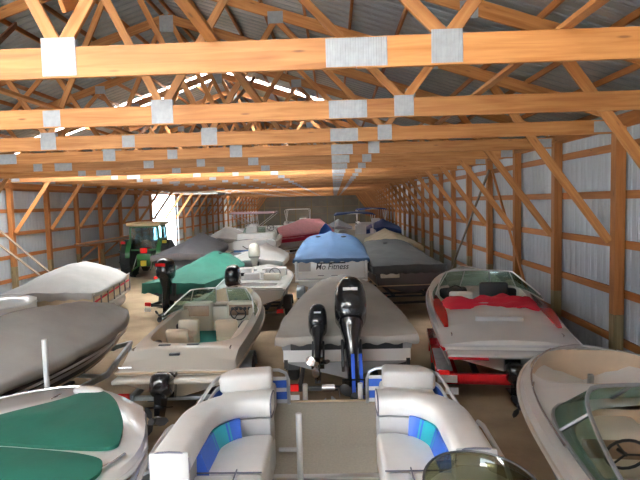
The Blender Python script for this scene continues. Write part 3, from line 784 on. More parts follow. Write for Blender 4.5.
# sterndrive
def sterndrive(par, x, y, z, m=BLACK, tilt=12, s=1.0):
    mb = MB().sell((0, -.22, -.02), (.14, .20, .16), 3); mb.loft([[(-.06, -.12, -.1), (.06, -.12, -.1), (.05, -.38, -.1), (-.05, -.38, -.1)], [(-.035, -.16, -.45), (.035, -.16, -.45), (.03, -.36, -.45), (-.03, -.36, -.45)]])
    mb.box(-.12, .12, -.46, -.10, -.30, -.285); mb.tube([(0, -.06, -.44), (0, -.12, -.45), (0, -.36, -.45), (0, -.46, -.45)], [.02, .055, .06, .04], 12)
    mb.box(-.12, .12, -.08, .02, -.18, .15)
    o = mb.build('sterndrive', m, par); o.location = (x, y, z); o.rotation_euler = (-R(tilt), 0, 0); o.scale = (s, s, s)
    mb = MB()
    for k in range(3):
        a = 2 * PI * k / 3; ca, sa = math.cos(a), math.sin(a)
        rg = [[(ca * rad - sa * q * wd / 2, -.50 + q * .03 + e, -.45 + sa * rad + ca * q * wd / 2) for q, e in ((-1, -.003), (1, -.003), (1, .003), (-1, .003))] for rad, wd in ((.03, .04), (.10, .10), (.16, .08), (.19, .01))]
        mb.loft(rg)
    mb.tube([(0, -.44, -.45), (0, -.56, -.45)], .04, 8); mb.build('propeller', BLACKP, o)
    return o
h.band(b, .0, .05, REDP, 0, .96, name='deck_edge_stripe', off=.03)
MB().tube([(-1.04, -.02, .90), (-1.10, .5, .90)], .03, 6).tube([(-1.0, -.33, .85), (-.4, -.36, .85)], .022, 6).build('stern_stripe', REDP, b)
sterndrive(b, 0, -.05, .62, tilt=5)
trailer('bright red trailer under the red and white bowrider by the right wall', loc, RZ, 5.6, 2.3, REDP, fm=REDP)
rt_ = [o for o in C.objects if o.get('label', '').startswith('bright red trailer')][0]
MB().beam((-1.12, -.18, .50), (1.12, -.18, .50), .10, .12).build('rear_bar', REDP, rt_, bevel=.01)
MB().box(-1.16, -.92, -.2, 1.0, .60, .63).build('step', GALV, rt_, bevel=.01); MB().box(-1.18, -.90, -.15, 2.6, .50, .60).build('side_rail', REDP, rt_, bevel=.02)
MB().box(-1.14, -.98, -.26, -.23, .56, .63).build('side_lamp', REDL, rt_); MB().box(-1.16, -.86, -.27, -.24, .44, .55).build('number_plate', PLATE, rt_)
mb = MB(); n = 26
def tz(u, v):
    return 1.34 + .07 * noise.noise(Vector((u * 7, v * 5, 1.))) + .05 * math.sin(u * 9 + v * 2) * .5 - .16 * max(0, abs(u - .5) * 2 - .82) / .18 - .12 * (1 - v) ** 2
mb.loft([[(-.93 + 1.88 * i / n, 1.55 + .72 * j / 10 + .05 * math.sin(i * .7), tz(i / n, j / 10)) for i in range(n + 1)] for j in range(11)], False, False, False)
tw = mb.build('towel', REDT, None); md = tw.modifiers.new('t', 'SOLIDIFY'); md.thickness = .03
tw.location = loc; tw.rotation_euler = (0, 0, R(RZ)); tag(tw, 'crumpled red towel laid across the rear seat back of the white bowrider', 'towel')

# ------------------------------------------------------------------ cream bowrider, open
loc = (-2.50, 7.75, 0); RZ = .5
h = Hull(5.7, 1.98, zk=.36, z0=.76, z1=1.02, ts=.93, p=2.4, q=.75)
b = thing('bowrider', 'open cream bowrider with tan seats, left of centre', 'boat', loc, RZ)
h.hull(b, CREAM); h.rail(b, TANV, .020)
wi = lambda t: rnd(t, .13, .60, .80) or rnd(t, .66, .93, .50)
h2r = .25
h.deck(b, CREAM, wi, CREAMV, .45, crown=.03, rise=lambda t: .02 + .20 * min(1, t / .09))
MB().box(-.90, .90, -.26, .0, .66, .73).build('swim_platform', CREAM, b, bevel=.03, seg=3)
h.band(b, .02, .07, TANV, 0, .95, name='pinstripe')
MB().box(-.52, .56, 1.0, 3.2, .60, .62).build('carpet', TEALC, b)
s1 = seat(b, -.42, 1.75, .46, BEIGEV, .42, .42, .30); seat(b, -.42, 2.2, .46, CREAMV, .42, .42, .30, 180)
s1 = seat(b, .40, 2.2, .46, BEIGEV, .42, .42, .36)
MB().box(-.80, -.66, 1.0, 1.5, .48, .90).build('side_panel', BLACKP, b, bevel=.06, seg=3); MB().box(.62, .80, 1.1, 2.6, .48, .98).build('side_panel', CREAMV, b, bevel=.06, seg=3)  # left panel is black to paint in the shaded cockpit recess
for x0, x1 in ((-.80, -.16), (.16, .80)):
    d = MB().box(x0, x1, 3.2, 3.55, .46, 1.22).build('dash', CREAMV, b, bevel=.08, seg=3)
    MB().box(x0 + .06, x1 - .05, 3.18, 3.21, .94, 1.17).build('dash_panel', WOODGR, d, bevel=.01)
for i in range(5):
    MB().lathe([(0, 0), (.035, 0), (.035, .012), (0, .012)], (.30 + i * .09, 3.17, 1.09), 'y', 12).build('gauge', BLACKP, b)
steering(b, .45, 3.02, 1.02, .16)
p1 = curve2([(-.92, 2.3), (-.88, 3.0), (-.70, 3.45), (-.42, 3.62), (-.14, 3.68)], 4)
hs = [.08 + .32 * min(1, i / 7) for i in range(len(p1))]
wshield(b, p1, 1.10, hs, .20, posts=(8, 16), fm=ALU); wshield(b, [(-x, y) for x, y in p1], 1.10, hs, .20, posts=(8, 16), fm=ALU)
for x in (-.78, .78): cleat(b, x, .42, 1.0)
for x in (-.35, .12): MB().box(x - .10, x + .10, .60, .66, 1.0, 1.035).build('hinge_cover', BLACKP, b, bevel=.01)
MB().box(-.78, -.50, 2.65, 3.15, .47, .90).build('recess_shade_box', BLACKP, b, bevel=.04)  # black boxes added as the shade under the gunwales, both sides
MB().box(.50, .78, 2.6, 3.1, .47, .86).build('recess_shade_box', BLACKP, b, bevel=.04)
MB().box(-.16, .0, .24, .30, .955, .985).build('badge', BLACKP, b)
MB().tube([(-.86, .05, .80), (-.86, -.02, .86), (-.66, -.02, .86), (-.66, .05, .80)], .012, 6).build('grab_rail', CHROME, b)
sterndrive(b, -.10, -.08, .62, tilt=20, s=1.15)
trailer('grey trailer under the open cream bowrider, left of the centre aisle', loc, RZ, 5.2, 1.9, GALV, zk=.36)

# ------------------------------------------------------------------ cream bowrider by the right edge, bow away from the camera
RZ = -6; L = 6.2; tip = Vector((3.38, 7.36)); loc = (tip.x - L * math.sin(R(6)), tip.y - L * math.cos(R(6)), 0)
h = Hull(L, 2.52, zk=.42, z0=1.0, z1=1.12, ts=.95, tm=.5, p=2.6, q=.56)
b = thing('bowrider', 'cream bowrider with beige bow cushions and framed windshield at the right edge', 'boat', loc, RZ)
h.hull(b, WHITE); h.rail(b, CREAM, .024)
wi = lambda t: (rnd(t, .08, .65, .98)) or (rnd(t, .735, .955, .90) * (1 - .30 * max(0, (t - .78) / .17) ** 2) if .735 < t < .955 else 0)
h.deck(b, WHITE, wi, BEIGEV, .62, crown=.04, rise=.08)
MB().tube([(-x, y, z) for x, y, z in [(h.b(t) - .14, h.y(t), h.zs(t) + .10) for t in [.5 + .45 * i / 14 for i in range(15)]]], .012, 6).build('grab_rail', CHROME, b)
MB().tube([(h.b(t) - .14, h.y(t), h.zs(t) + .10) for t in [.5 + .45 * i / 14 for i in range(15)]], .012, 6).build('grab_rail', CHROME, b)
cleat(b, -1.02, 4.5, 1.17, -20); cleat(b, 1.02, 4.5, 1.17, 20)
MB().box(-.70, .70, 4.75, 5.1, .62, .80).build('bow_cushion', CREAMV, b, bevel=.06, seg=3)
MB().prism([(-.50, 5.1), (.50, 5.1), (.36, 5.5), (-.36, 5.5)], .62, .84).build('bow_cushion', BEIGEV, b, bevel=.05, seg=3)
MB().box(-.95, .95, .7, 3.6, .615, .64).build('cockpit_sole', CREAMV, b)
for sg in (-1, 1):
    d = MB().box(min(sg * .20, sg * .95), max(sg * .20, sg * .95), 3.5, 3.98, .64, 1.10).build('dash', CREAMV, b, bevel=.08, seg=3)
    MB().box(min(sg * .3, sg * .85), max(sg * .3, sg * .85), 3.485, 3.51, .86, 1.04).build('dash_panel', WOODGR, d, bevel=.01)
    seat(b, sg * .55, 2.3, .64, BEIGEV, .55, .55, .5)
steering(b, -.55, 3.3, 1.0)
MB().box(-.75, .75, .75, 1.3, .64, 1.0).build('rear_bench', BEIGEV, b, bevel=.07, seg=3)
pts = curve2([(-1.08, 1.95), (-1.10, 2.9), (-1.06, 3.6), (-.90, 4.02), (-.5, 4.18), (0, 4.24), (.5, 4.18), (.90, 4.02), (1.06, 3.6), (1.10, 2.9), (1.08, 1.95)], 3)
n = len(pts); hs = [.08 + .20 * min(1, i / 8, (n - 1 - i) / 8) for i in range(n)]
wshield(b, pts, 1.15, hs, .34, posts=(0, 5, 10, 13, 17, 20, 25, 30), fm=mat('dull_frame', (.30, .31, .33), .45, .5), r=.020)
trailer('grey trailer under the cream bowrider at the right edge', loc, RZ, 5.6, 2.4, GALV, zk=.42)

# ------------------------------------------------------------------ white boat with green snap-on covers, lower left
RZ = -55; L = 5.4; tip = Vector((-2.15, 5.50)); a_ = R(-RZ)
loc = (tip.x - L * math.sin(a_), tip.y - L * math.cos(a_), 0)
h = Hull(L, 2.84, zk=.40, z0=1.03, z1=1.06, ts=.96, tm=.77, p=4.0, q=.78)
b = thing('deck_boat', 'white deck boat with fitted green covers in the lower left corner', 'boat', loc, RZ)
h.hull(b, WHITE); h.rail(b, SILV, .022, d=.10); h.rail(b, WHITE, .03, d=.02, name='gunwale')
h.deck(b, WHITE, lambda t: 0, WVINYL, .7, crown=.03, rise=.06)
MB().tube([(h.b(t) - .16, h.y(t), h.zs(t) + .085) for t in [.66 + .26 * i / 12 for i in range(13)]], .012, 6).build('grab_rail', CHROME, b)
MB().tube([(-(h.b(t) - .16), h.y(t), h.zs(t) + .085) for t in [.66 + .26 * i / 12 for i in range(13)]], .012, 6).build('grab_rail', CHROME, b)
cleat(b, -.92, L - .75, 1.10, 40); cleat(b, .98, L - .75, 1.10, -40)
MB().sell((-.80, L - .42, 1.16), (.20, .09, .05), 2.4, M=Matrix.Rotation(R(40), 3, 'Z')).build('fairlead', WHITE, b)
def tonneau(label, poly, rise, m=GREENC):
    """a snap-on cover: world outline, gently domed"""
    P = curve2(poly + [poly[0]], 5)[:-1]; cx = sum(p[0] for p in P) / len(P); cy = sum(p[1] for p in P) / len(P)
    mb = MB(); rg = []
    for j in range(13):
        u = 1 - j / 12.; ring = []
        for x, y in P:
            xx = cx + (x - cx) * max(u, .003); yy = cy + (y - cy) * max(u, .003)
            z = 1.165 + rise * (1 - u ** 2.5) + .012 * noise.noise(Vector((xx * 3, yy * 3, 0)))
            ring.append((xx, yy, z))
        rg.append(ring)
    rg.insert(0, [(x, y, 1.135) for x, y in P])
    o = mb.loft(rg, True, True, True).build('tonneau_cover', m, None, ang=60)
    return tag(o, label, 'boat cover', 'green covers of the white deck boat')
tonneau('fitted green cover over the bow of the white deck boat, the upper of its two', [(-4.1, 4.75), (-3.56, 5.27), (-3.16, 5.66), (-2.95, 5.93), (-2.78, 5.90), (-2.51, 5.62), (-2.18, 5.04), (-2.04, 4.63), (-2.03, 4.50), (-2.16, 4.45), (-2.6, 4.49), (-3.09, 4.57), (-3.7, 4.62)], .03)
tonneau('fitted green cover over the cockpit of the white deck boat, at the picture corner', [(-3.6, 4.52), (-3.05, 4.49), (-2.49, 4.40), (-2.12, 4.30), (-1.99, 4.15), (-1.98, 3.93), (-2.2, 3.6), (-3.0, 2.9), (-3.8, 3.0), (-4.3, 3.8)], .05)

trailer('grey trailer under the white deck boat, with a tall white guide pole', loc, RZ, 5.0, 2.4, GALV, zk=.40)
gp = [o for o in C.objects if o.get('label', '').startswith('grey trailer under the white deck boat')][0]
o = MB().tube([(-1.56, 4.62, .36), (-1.56, 4.62, 1.68)], .032, 10).build('guide_post', PLATE, gp)
MB().beam((-1.58, 4.62, .37), (-.2, 4.62, .37), .06, .06).build('guide_arm', GALV, gp)

# ------------------------------------------------------------------ grey covered boat with a dark hull, left
loc = (-5.49, 6.02, 0); RZ = -12
h = Hull(4.5, 2.3, zk=.42, z0=1.08, z1=1.22, ts=.97, tm=.22, p=2.6, q=.6)
b = thing('runabout', 'dark hulled runabout with pale side stripes at the left edge', 'boat', loc, RZ)
h.hull(b, DHULL); h.band(b, .26, .32, SILV, 0, .97); h.band(b, .40, .43, BEIGEV, 0, .95, name='pinstripe'); h.rail(b, SILV, .02, d=.18)
h.cover('boat_cover', 'grey canvas cover over the dark hulled runabout at the left edge', GREYC, loc, RZ, [(0, .38), (.45, .52), (.75, .36), (1, .10)], hem=.14, sh=.4, seed=4, ridge=.05, lump=.035, flare=.06)
trailer('galvanised trailer under the dark hulled runabout on the left', loc, RZ, 4.3, 2.2, GALV, zk=.42, guides=0)

# ------------------------------------------------------------------ small white boat at the left edge
tip = Vector((-7.15, 12.1)); L = 4.6; RZ = -58; a_ = R(58); loc = (tip.x - L * math.sin(a_), tip.y - L * math.cos(a_), 0)
h = Hull(L, 1.9, zk=.62, z0=1.12, z1=1.18, ts=.93, p=2.8, q=.6)
b = thing('runabout', 'small white runabout poking in from the left edge, small dark marks along its bow', 'boat', loc, RZ)
h.hull(b, WHITE); h.rail(b, SILV, .02, d=.03); h.deck(b, WHITE, lambda t: rnd(t, .12, .55, .7), WVINYL, .7, crown=.12, rise=.06)
for i in range(5): MB().box(.38 + .02 * (i % 2), .50, 3.0 + i * .13, 3.08 + i * .13, 1.20, 1.235).build('bow_mark', BLACKP, b)
h.band(b, .20, .26, BLUEV, 0, .9, name='pinstripe')
trailer('trailer with a black wheel under the small white runabout at the left edge', loc, RZ, 4.3, 1.9, BLACKP, zk=.62)

# ------------------------------------------------------------------ covered pontoon boat by the left wall
loc = (-7.55, 13.1, 0); RZ = 10
b = thing('pontoon_boat', 'old pontoon boat with a fenced deck and a red stripe, standing by the left wall', 'boat', loc, RZ)
MB().box(-1.2, 1.2, 0, 4.5, .46, .54).build('deck', ALU, b, bevel=.01)
for sg in (-1, 1):
    MB().tube([(sg * .85, -.1, .24), (sg * .85, 4.2, .24), (sg * .85, 4.7, .34)], [.24, .24, .05], 16).build('pontoon', ALU, b)
    MB().box(sg * 1.17 - .01, sg * 1.17 + .01, .02, 4.45, .58, 1.02).build('fence_panel', TANC, b)
    MB().box(sg * 1.185 - .008, sg * 1.185 + .008, .02, 4.45, .80, .85).build('stripe', REDC, b)
    for i in range(7): MB().tube([(sg * 1.2, .05 + i * .73, .54), (sg * 1.2, .05 + i * .73, 1.05)], .02, 6).build('fence_post', STEELG, b)
    MB().tube([(sg * 1.2, .02, 1.05), (sg * 1.2, 4.46, 1.05)], .02, 6).build('fence_rail', ALU, b)
for y in (.03, 4.45):
    MB().box(-1.17, 1.17, y - .01, y + .01, .58, 1.02).build('fence_panel', TANC, b)
hh = Hull(4.6, 2.5, z0=1.03, z1=1.03, ts=.9, tm=.2, p=9, q=.4)
hh.cover('boat_cover', 'pale grey tarpaulin over the pontoon boat by the left wall', LGREYC, loc, RZ, [(0, .10), (.25, .42), (.5, .55), (.8, .50), (1, .12)], hem=.10, sh=.15, lump=.03, seed=9, ridge=.02, flare=.05)

# ------------------------------------------------------------------ green canvas boat with a black outboard
loc = (-4.8, 15.1, 0); RZ = -12
h = Hull(4.7, 2.05, zk=.5, z0=.98, z1=1.18, ts=.95, p=2.4)
b = thing('fishing_boat', 'dark fishing boat with a red flashed black outboard, in front of the green tractor', 'boat', loc, RZ)
h.hull(b, DHULL); m = outboard(b, (0, -.12, 1.0), 1.05, 8)
MB().box(-.14, .14, -.625, -.60, .52, .60).build('red_flash', REDL, m)
cv = h.cover('boat_cover', 'sea green canvas cover over the dark fishing boat, in front of the tractor', GREENC2, loc, RZ, [(0, .05), (.35, .42), (.62, .58), (.8, .38), (1, .10)], hem=.28, sh=.45, seed=2, lump=.03, ridge=.03, drop=lambda t: .06 * math.sin(t * 14) ** 2)
vent(cv, .2, 2.9)
trailer('black trailer under the green covered fishing boat, red and white lamp at its left', loc, RZ, 4.4, 2.0, BLACKP)

# ------------------------------------------------------------------ white open fishing boat
loc = (-2.38, 13.9, 0)
h = Hull(4.4, 2.08, zk=.48, z0=.98, z1=1.14, ts=.94, p=2.4)
b = thing('bass_boat', 'open white fishing boat with a black outboard, behind the cream bowrider', 'boat', loc)
h.hull(b, WHITE); h.rail(b, SILV, .02); h.band(b, .1, .28, STEELG, .1, .8)
h.deck(b, WHITE, lambda t: rnd(t, .06, .20, .72) or rnd(t, .30, .60, .76), WVINYL, .68, crown=.02, rise=.05)
m = outboard(b, (-.32, -.12, 1.0), .98, 0, cowl=BLACK, band=MAROONC)
MB().box(-.85, -.2, 2.0, 2.4, .68, 1.34).build('console', WHITE, b, bevel=.06, seg=3); MB().box(.2, .85, 2.0, 2.4, .68, 1.34).build('console', WHITE, b, bevel=.06, seg=3)
MB().box(-.7, -.35, 1.985, 2.0, 1.1, 1.2).build('dash_panel', BLACKP, b); steering(b, .52, 1.88, 1.2, .16)
seat(b, -.1, 1.55, .68, WVINYL, .5, .45, .3); seat(b, .5, 1.45, .68, CREAMV, .5, .45, .3); seat(b, -.65, 1.45, .68, WVINYL, .4, .45, .3)
for x in (-.35, .1, .5): MB().box(x - .14, x + .14, 3.0, 3.2, 1.13, 1.155).build('hatch', BLACKP, b, bevel=.005)
trailer('black trailer under the open white fishing boat', loc, 0, 4.2, 2.1, BLACKP)

# ------------------------------------------------------------------ blue covered cruiser
loc = (-.13, 15.15, 0)
h = Hull(6.0, 2.22, zk=.62, z0=1.60, z1=1.75, ts=.97, p=2.3, ch=.35)
b = thing('cabin_cruiser', 'tall white cruiser with a name in dark italics across its stern, in the centre aisle', 'boat', loc)
h.hull(b, WHITE); h.rail(b, CREAM, .025, d=.06); h.rail(b, CREAM, .02, d=.36, name='lower_rail')
MB().box(-.86, .95, -.02, 0, 1.22, 1.56).build('transom_door', WHITE, b, bevel=.006)
MB().box(-.96, -.60, -.03, -.015, 1.30, 1.56).build('hatch', LGREYC, b, bevel=.006)
letters(b, 'Mo Fitness', (.02, -.026, 1.35), .24, BLACKP, shear=.25, sx=.92, bold=.002)
MB().box(-.42, .42, -.03, -.015, 1.515, 1.56).build('vent_slot', BLACKP, b)
for x0 in (-.40, .0): MB().box(x0, x0 + .18, -.03, -.018, 1.16, 1.175).build('stern_mark', BLACKP, b)
MB().box(-1.05, 1.05, -.30, 0, 1.02, 1.08).build('swim_platform', WHITE, b, bevel=.02)
for x0, x1 in ((-1.06, -.98), (.98, 1.06)): MB().box(x0, x1, -.12, .02, 1.05, 1.60).build('stern_quarter', WHITE, b, bevel=.02)
cv = h.cover('boat_cover', 'blue canvas cover with a centre ridge over the tall white cruiser', BLUEC, loc, 0, [(0, .02), (.40, .56), (.46, .54), (.7, .25), (1, .05)], hem=.06, sh=.12, ex=4.5, seed=6, lump=.022, ridge=.16)
for x in (-.42, .42): vent(cv, x, 2.0)
trailer('grey tandem trailer under the tall white cruiser', loc, 0, 5.6, 2.2, GALV, zk=.62)

# ------------------------------------------------------------------ charcoal covered boat, right of centre
loc = (2.12, 14.9, 0); RZ = 5
h = Hull(4.9, 2.12, zk=.62, z0=1.38, z1=1.55, ts=.97, tm=.6, p=3.2, q=.6)
b = thing('fishing_boat', 'black hulled fishing boat right of the blue covered cruiser', 'boat', loc, RZ)
h.hull(b, DHULL)
MB().box(-.85, -.30, -.07, 0, 1.10, 1.22).build('stern_pad', LGREYC, b, bevel=.02); h.band(b, .5, .53, TANV, 0, .8, stern=True, name='pinstripe')
cv = h.cover('boat_cover', 'charcoal canvas cover with a flat top over the black fishing boat, right of centre', DGREYC, loc, RZ, [(0, .03), (.5, .25), (.8, .36), (1, .10)], hem=.20, sh=.08, ex=5, seed=8, ridge=.02)
vent(cv, -.1, 3.2)
t_ = trailer('black trailer under the charcoal covered boat, red lamp over a white plate at its left', loc, RZ, 4.6, 2.1, BLACKP, zk=.62, light=True)
MB().box(-.86, -.70, -.16, -.12, .50, .62).build('reflector', REDL, t_); MB().box(-.87, -.69, -.16, -.12, .38, .49).build('reflector', PLATE, t_)

# ------------------------------------------------------------------ boats further back
def covered(name, label, clabel, loc, rz, L, B, hm, cm, z0, z1, rise, zk=.5, ob=None, sh=.4, **kw):
    h = Hull(L, B, zk=zk, z0=z0, z1=z1, ts=.93, p=2.4, q=.7)
    b = thing(name, label, 'boat', loc, rz); h.hull(b, hm, n=16); h.rail(b, SILV, .02, d=.1)
    if ob: outboard(b, (0, -.12, z0 + .02), ob[0], ob[1], cowl=ob[2], m=ob[2], band=ob[3] if len(ob) > 3 else None)
    h.cover('boat_cover', clabel, cm, loc, rz, rise, hem=kw.get('hem', .18), sh=sh, ny=24, nx=10, seed=loc[1])
    for sg in (-1, 1): pass
    trailer('grey trailer under ' + kw['under'], loc, rz, L * .93, B, kw.get('tm', GALV), zk=zk)
    return b, h
covered('runabout', 'blue hulled runabout with a beige outboard, behind the open white fishing boat', 'pale grey cover tucked over the blue hulled runabout, behind the open white fishing boat', (-2.92, 19.0, 0), 0, 4.2, 2.0, BLUEH, LGREYC, 1.12, 1.2, [(0, .12), (.3, .42), (.7, .42), (1, .1)], ob=(1.0, 5, CREAM, BLACKP), under='the blue hulled runabout')
covered('cuddy_boat', 'dark boat hidden under a long slate cover beside the tractor', 'slate grey cover over the long boat beside the tractor', (-6.35, 21.0, 0), 1, 6.5, 2.5, DHULL, SLATEC, 1.25, 1.35, [(0, .1), (.25, .45), (.6, .62), (1, .1)], under='the slate covered boat beside the tractor', sh=.6)
covered('runabout', 'white runabout under pale canvas against the left wall beyond the bright doorway', 'pale canvas cover on the runabout beyond the slate covered boat', (-6.7, 30.0, 0), 0, 5.5, 2.2, WHITE, LGREYC, 1.25, 1.35, [(0, .1), (.3, .6), (.6, .5), (1, .1)], under='the runabout beyond the bright doorway')
covered('speedboat', 'white speedboat lying slantwise under a pink and red cover', 'pink canvas cover on the slantwise speedboat', (-1.0, 34.6, 0), 148, 6.2, 2.3, WHITE, PINKC, 1.45, 1.35, [(0, .65), (.3, .75), (.6, .50), (1, .15)], under='the pink covered speedboat')
hp = Hull(6.2, 2.3, zk=.5, z0=1.45, z1=1.35, ts=.93, p=2.4, q=.7)
o = hp.band(None, .0, .34, REDC, .02, .98, name='cover_skirt', off=.065); o.location = (-1.0, 34.6, 0); o.rotation_euler = (0, 0, R(148)); tag(o, 'crimson lower skirt strapped round the pink covered speedboat', 'boat cover skirt')
covered('fishing_boat', 'low boat under a tan cover beyond the charcoal covered one', 'tan canvas cover beyond the charcoal covered boat', (2.6, 21.6, 0), 3, 5.0, 2.2, CREAM, TANC, 1.35, 1.5, [(0, .25), (.3, .40), (.7, .45), (1, .2)], under='the tan covered boat', zk=.6)
covered('runabout', 'white runabout with a navy cover close to the right wall, far back', 'navy blue cover on the far runabout near the right wall', (2.95, 31.5, 0), -4, 5.5, 2.2, WHITE, NAVYC, 1.5, 1.6, [(0, .2), (.3, .55), (.7, .4), (1, .1)], under='the navy covered runabout', zk=.6)
# white watercraft
w_ = thing('personal_watercraft', 'small white watercraft beyond the green covered boat', 'watercraft', (-4.75, 20.2, 0), -58)
h = Hull(2.3, 1.0, zk=.45, z0=.95, z1=1.25, ts=.8, p=2.2, q=.8, ch=.2); h.hull(w_, WHITE, n=14); h.deck(w_, WHITE, lambda t: 0, WHITE, 0, crown=.35, rise=.06)
MB().sell((0, .75, 1.28), (.2, .6, .12), 2.5).build('seat', SLATEC, w_); MB().tube([(-.35, 1.35, 1.6), (0, 1.4, 1.5), (.35, 1.35, 1.6)], .02, 6).build('handlebar', BLACKP, w_)
trailer('light trailer under the small white watercraft', (-4.75, 20.2, 0), -58, 2.0, 1.2, GALV, zk=.45)
# white deck boat
loc = (-3.75, 24.0, 0)
h = Hull(4.8, 2.15, zk=.7, z0=1.55, z1=1.7, ts=.95, p=2.4, q=.7)
b = thing('deck_boat', 'white open boat in front of the maroon bimini, cockpit facing the camera', 'boat', loc)
h.hull(b, WHITE, n=16); h.band(b, .35, .8, BLUEH, 0, .9, stern=True); h.deck(b, WHITE, lambda t: rnd(t, .1, .6, .8), WVINYL, 1.2, rise=.06)
MB().box(-.9, .9, .5, .95, 1.25, 1.95).build('rear_bench', WVINYL, b, bevel=.08, seg=3); MB().box(-.8, -.2, 2.4, 2.8, 1.2, 2.2).build('console', WHITE, b, bevel=.08); MB().box(.2, .8, 2.4, 2.8, 1.2, 2.15).build('console', WHITE, b, bevel=.08)
wshield(b, curve2([(-.95, 2.0), (-.8, 2.9), (0, 3.2), (.8, 2.9), (.95, 2.0)], 3), 1.75, .4, .2, posts=(4, 8)); steering(b, .5, 2.3, 2.1)
trailer('grey trailer under the white open boat near the maroon bimini', loc, 0, 4.4, 2.1, GALV, zk=.7)
def far_pontoon(label, loc, rz, L, B, cm, top=2.75, fence=WHITE, stripe=None, canopy=True, frame=ALU, cov=None, zb=.9):
    b = thing('pontoon_boat', label, 'boat', loc, rz)
    MB().box(-B / 2, B / 2, 0, L, zb - .1, zb).build('deck', ALU, b)
    for sg in (-1, 1):
        MB().tube([(sg * B * .34, 0, zb - .36), (sg * B * .34, L - .5, zb - .36), (sg * B * .34, L, zb - .25)], [.27, .27, .06], 12).build('pontoon', ALU, b)
        MB().box(sg * (B / 2 - .04) - .012, sg * (B / 2 - .04) + .012, .1, L - .2, zb + .05, zb + .62).build('fence_panel', fence, b)
        if stripe: MB().box(sg * (B / 2 - .03) - .012, sg * (B / 2 - .03) + .012, .1, L - .2, zb + .25, zb + .4).build('stripe', stripe, b)
        MB().tube([(sg * (B / 2 - .04), .05, zb + .66), (sg * (B / 2 - .04), L - .15, zb + .66)], .02, 6).build('fence_rail', frame, b)
        MB().box(sg * B * .36 - .25, sg * B * .36 + .25, .5, L * .45, zb, zb + .42).build('couch', CREAMV, b, bevel=.05)
        MB().box(sg * B * .44 - .1, sg * B * .44 + .1, .5, L * .45, zb + .35, zb + .8).build('backrest', WVINYL, b, bevel=.05)
    for y in (.08, L - .2): MB().box(-B / 2 + .05, B / 2 - .05, y - .012, y + .012, zb + .05, zb + .62).build('fence_panel', fence, b)
    MB().box(.1, .75, L * .5, L * .62, zb, zb + 1.0).build('helm_console', WVINYL, b, bevel=.06)
    if canopy:
        y0, y1 = L * .2, L * .85
        for y in (y0, (y0 + y1) / 2, y1):
            MB().tube([(-B / 2 + .05, L * .5, zb + .66), (-B / 2 + .05, y, top - .1), (-B / 2 + .15, y, top), (B / 2 - .15, y, top), (B / 2 - .05, y, top - .1), (B / 2 - .05, L * .5, zb + .66)], .018, 6).build('canopy_bow', frame, b)
        if cm:
            MB().loft([[(-B / 2 + .02, y, top - .07), (-B / 2 + .2, y, top + .03), (0, y, top + .07), (B / 2 - .2, y, top + .03), (B / 2 - .02, y, top - .07), (B / 2 - .02, y, top - .09), (0, y, top + .04), (-B / 2 + .02, y, top - .09)] for y in (y0 - .1, y0, (y0 + y1) / 2, y1, y1 + .1)]).build('canopy', cm, b)
    t = thing('boat_trailer', 'low trailer under ' + label.split(',')[0], 'trailer', loc, rz, 'boat trailers'); mb = MB()
    for x in (-.4, .4): mb.beam((x, .2, .26), (x, L, .26), .07, .08)
    for y in (.4, L * .5, L - .4): mb.beam((-B * .36, y, .22), (B * .36, y, .22), .07, .05)
    mb.build('frame', GALV, t)
    for x in (-.25, .25): wheel(t, x, L * .35, .2, .14)
    return b
far_pontoon('pontoon boat under a maroon and navy bimini, far left of centre', (-3.3, 37.2, 0), 90, 4.6, 2.4, MAROONC, top=2.72, fence=PLATE)
far_pontoon('pontoon boat with a bare white canopy frame, behind the pink cover', (-3.4, 46, 0), 0, 5.5, 2.3, None, top=2.75, fence=WHITE, frame=PLATE)
far_pontoon('beige pontoon boat with a navy bimini, beyond the blue covered cruiser', (1.15, 28.5, 0), 0, 5.6, 2.4, NAVYC, top=2.62, fence=CREAM, stripe=TANV)
far_pontoon('white pontoon boat with a dark bimini, deep in the row by the right wall', (3.0, 40, 0), 0, 5.6, 2.4, NAVYC, top=2.7, fence=WHITE, stripe=BLUEH)
covered('runabout', 'white runabout under a slate cover deep in the middle of the shed', 'slate cover on the runabout deep in the middle of the shed', (.3, 40, 0), 0, 5.5, 2.2, WHITE, SLATEC, 1.2, 1.3, [(0, .2), (.4, .6), (1, .1)], under='the slate covered runabout in the middle of the shed')
o = MB().loft([[(-.5, 0, 0), (.5, 0, 0), (.5, .9, 0), (-.5, .9, 0)], [(-.28, .25, .55), (.28, .25, .55), (.28, .65, .55), (-.28, .65, .55)], [(-.03, .42, .85), (.03, .42, .85), (.03, .5, .85), (-.03, .5, .85)]]).build('motor_cover', mat('royal_canvas', (.03, .10, .42), .8), None, bevel=.03)
o.location = (-.5, 28.5, 1.3); tag(o, 'royal blue peaked canvas cap beside the pink covered speedboat', 'motor cover')
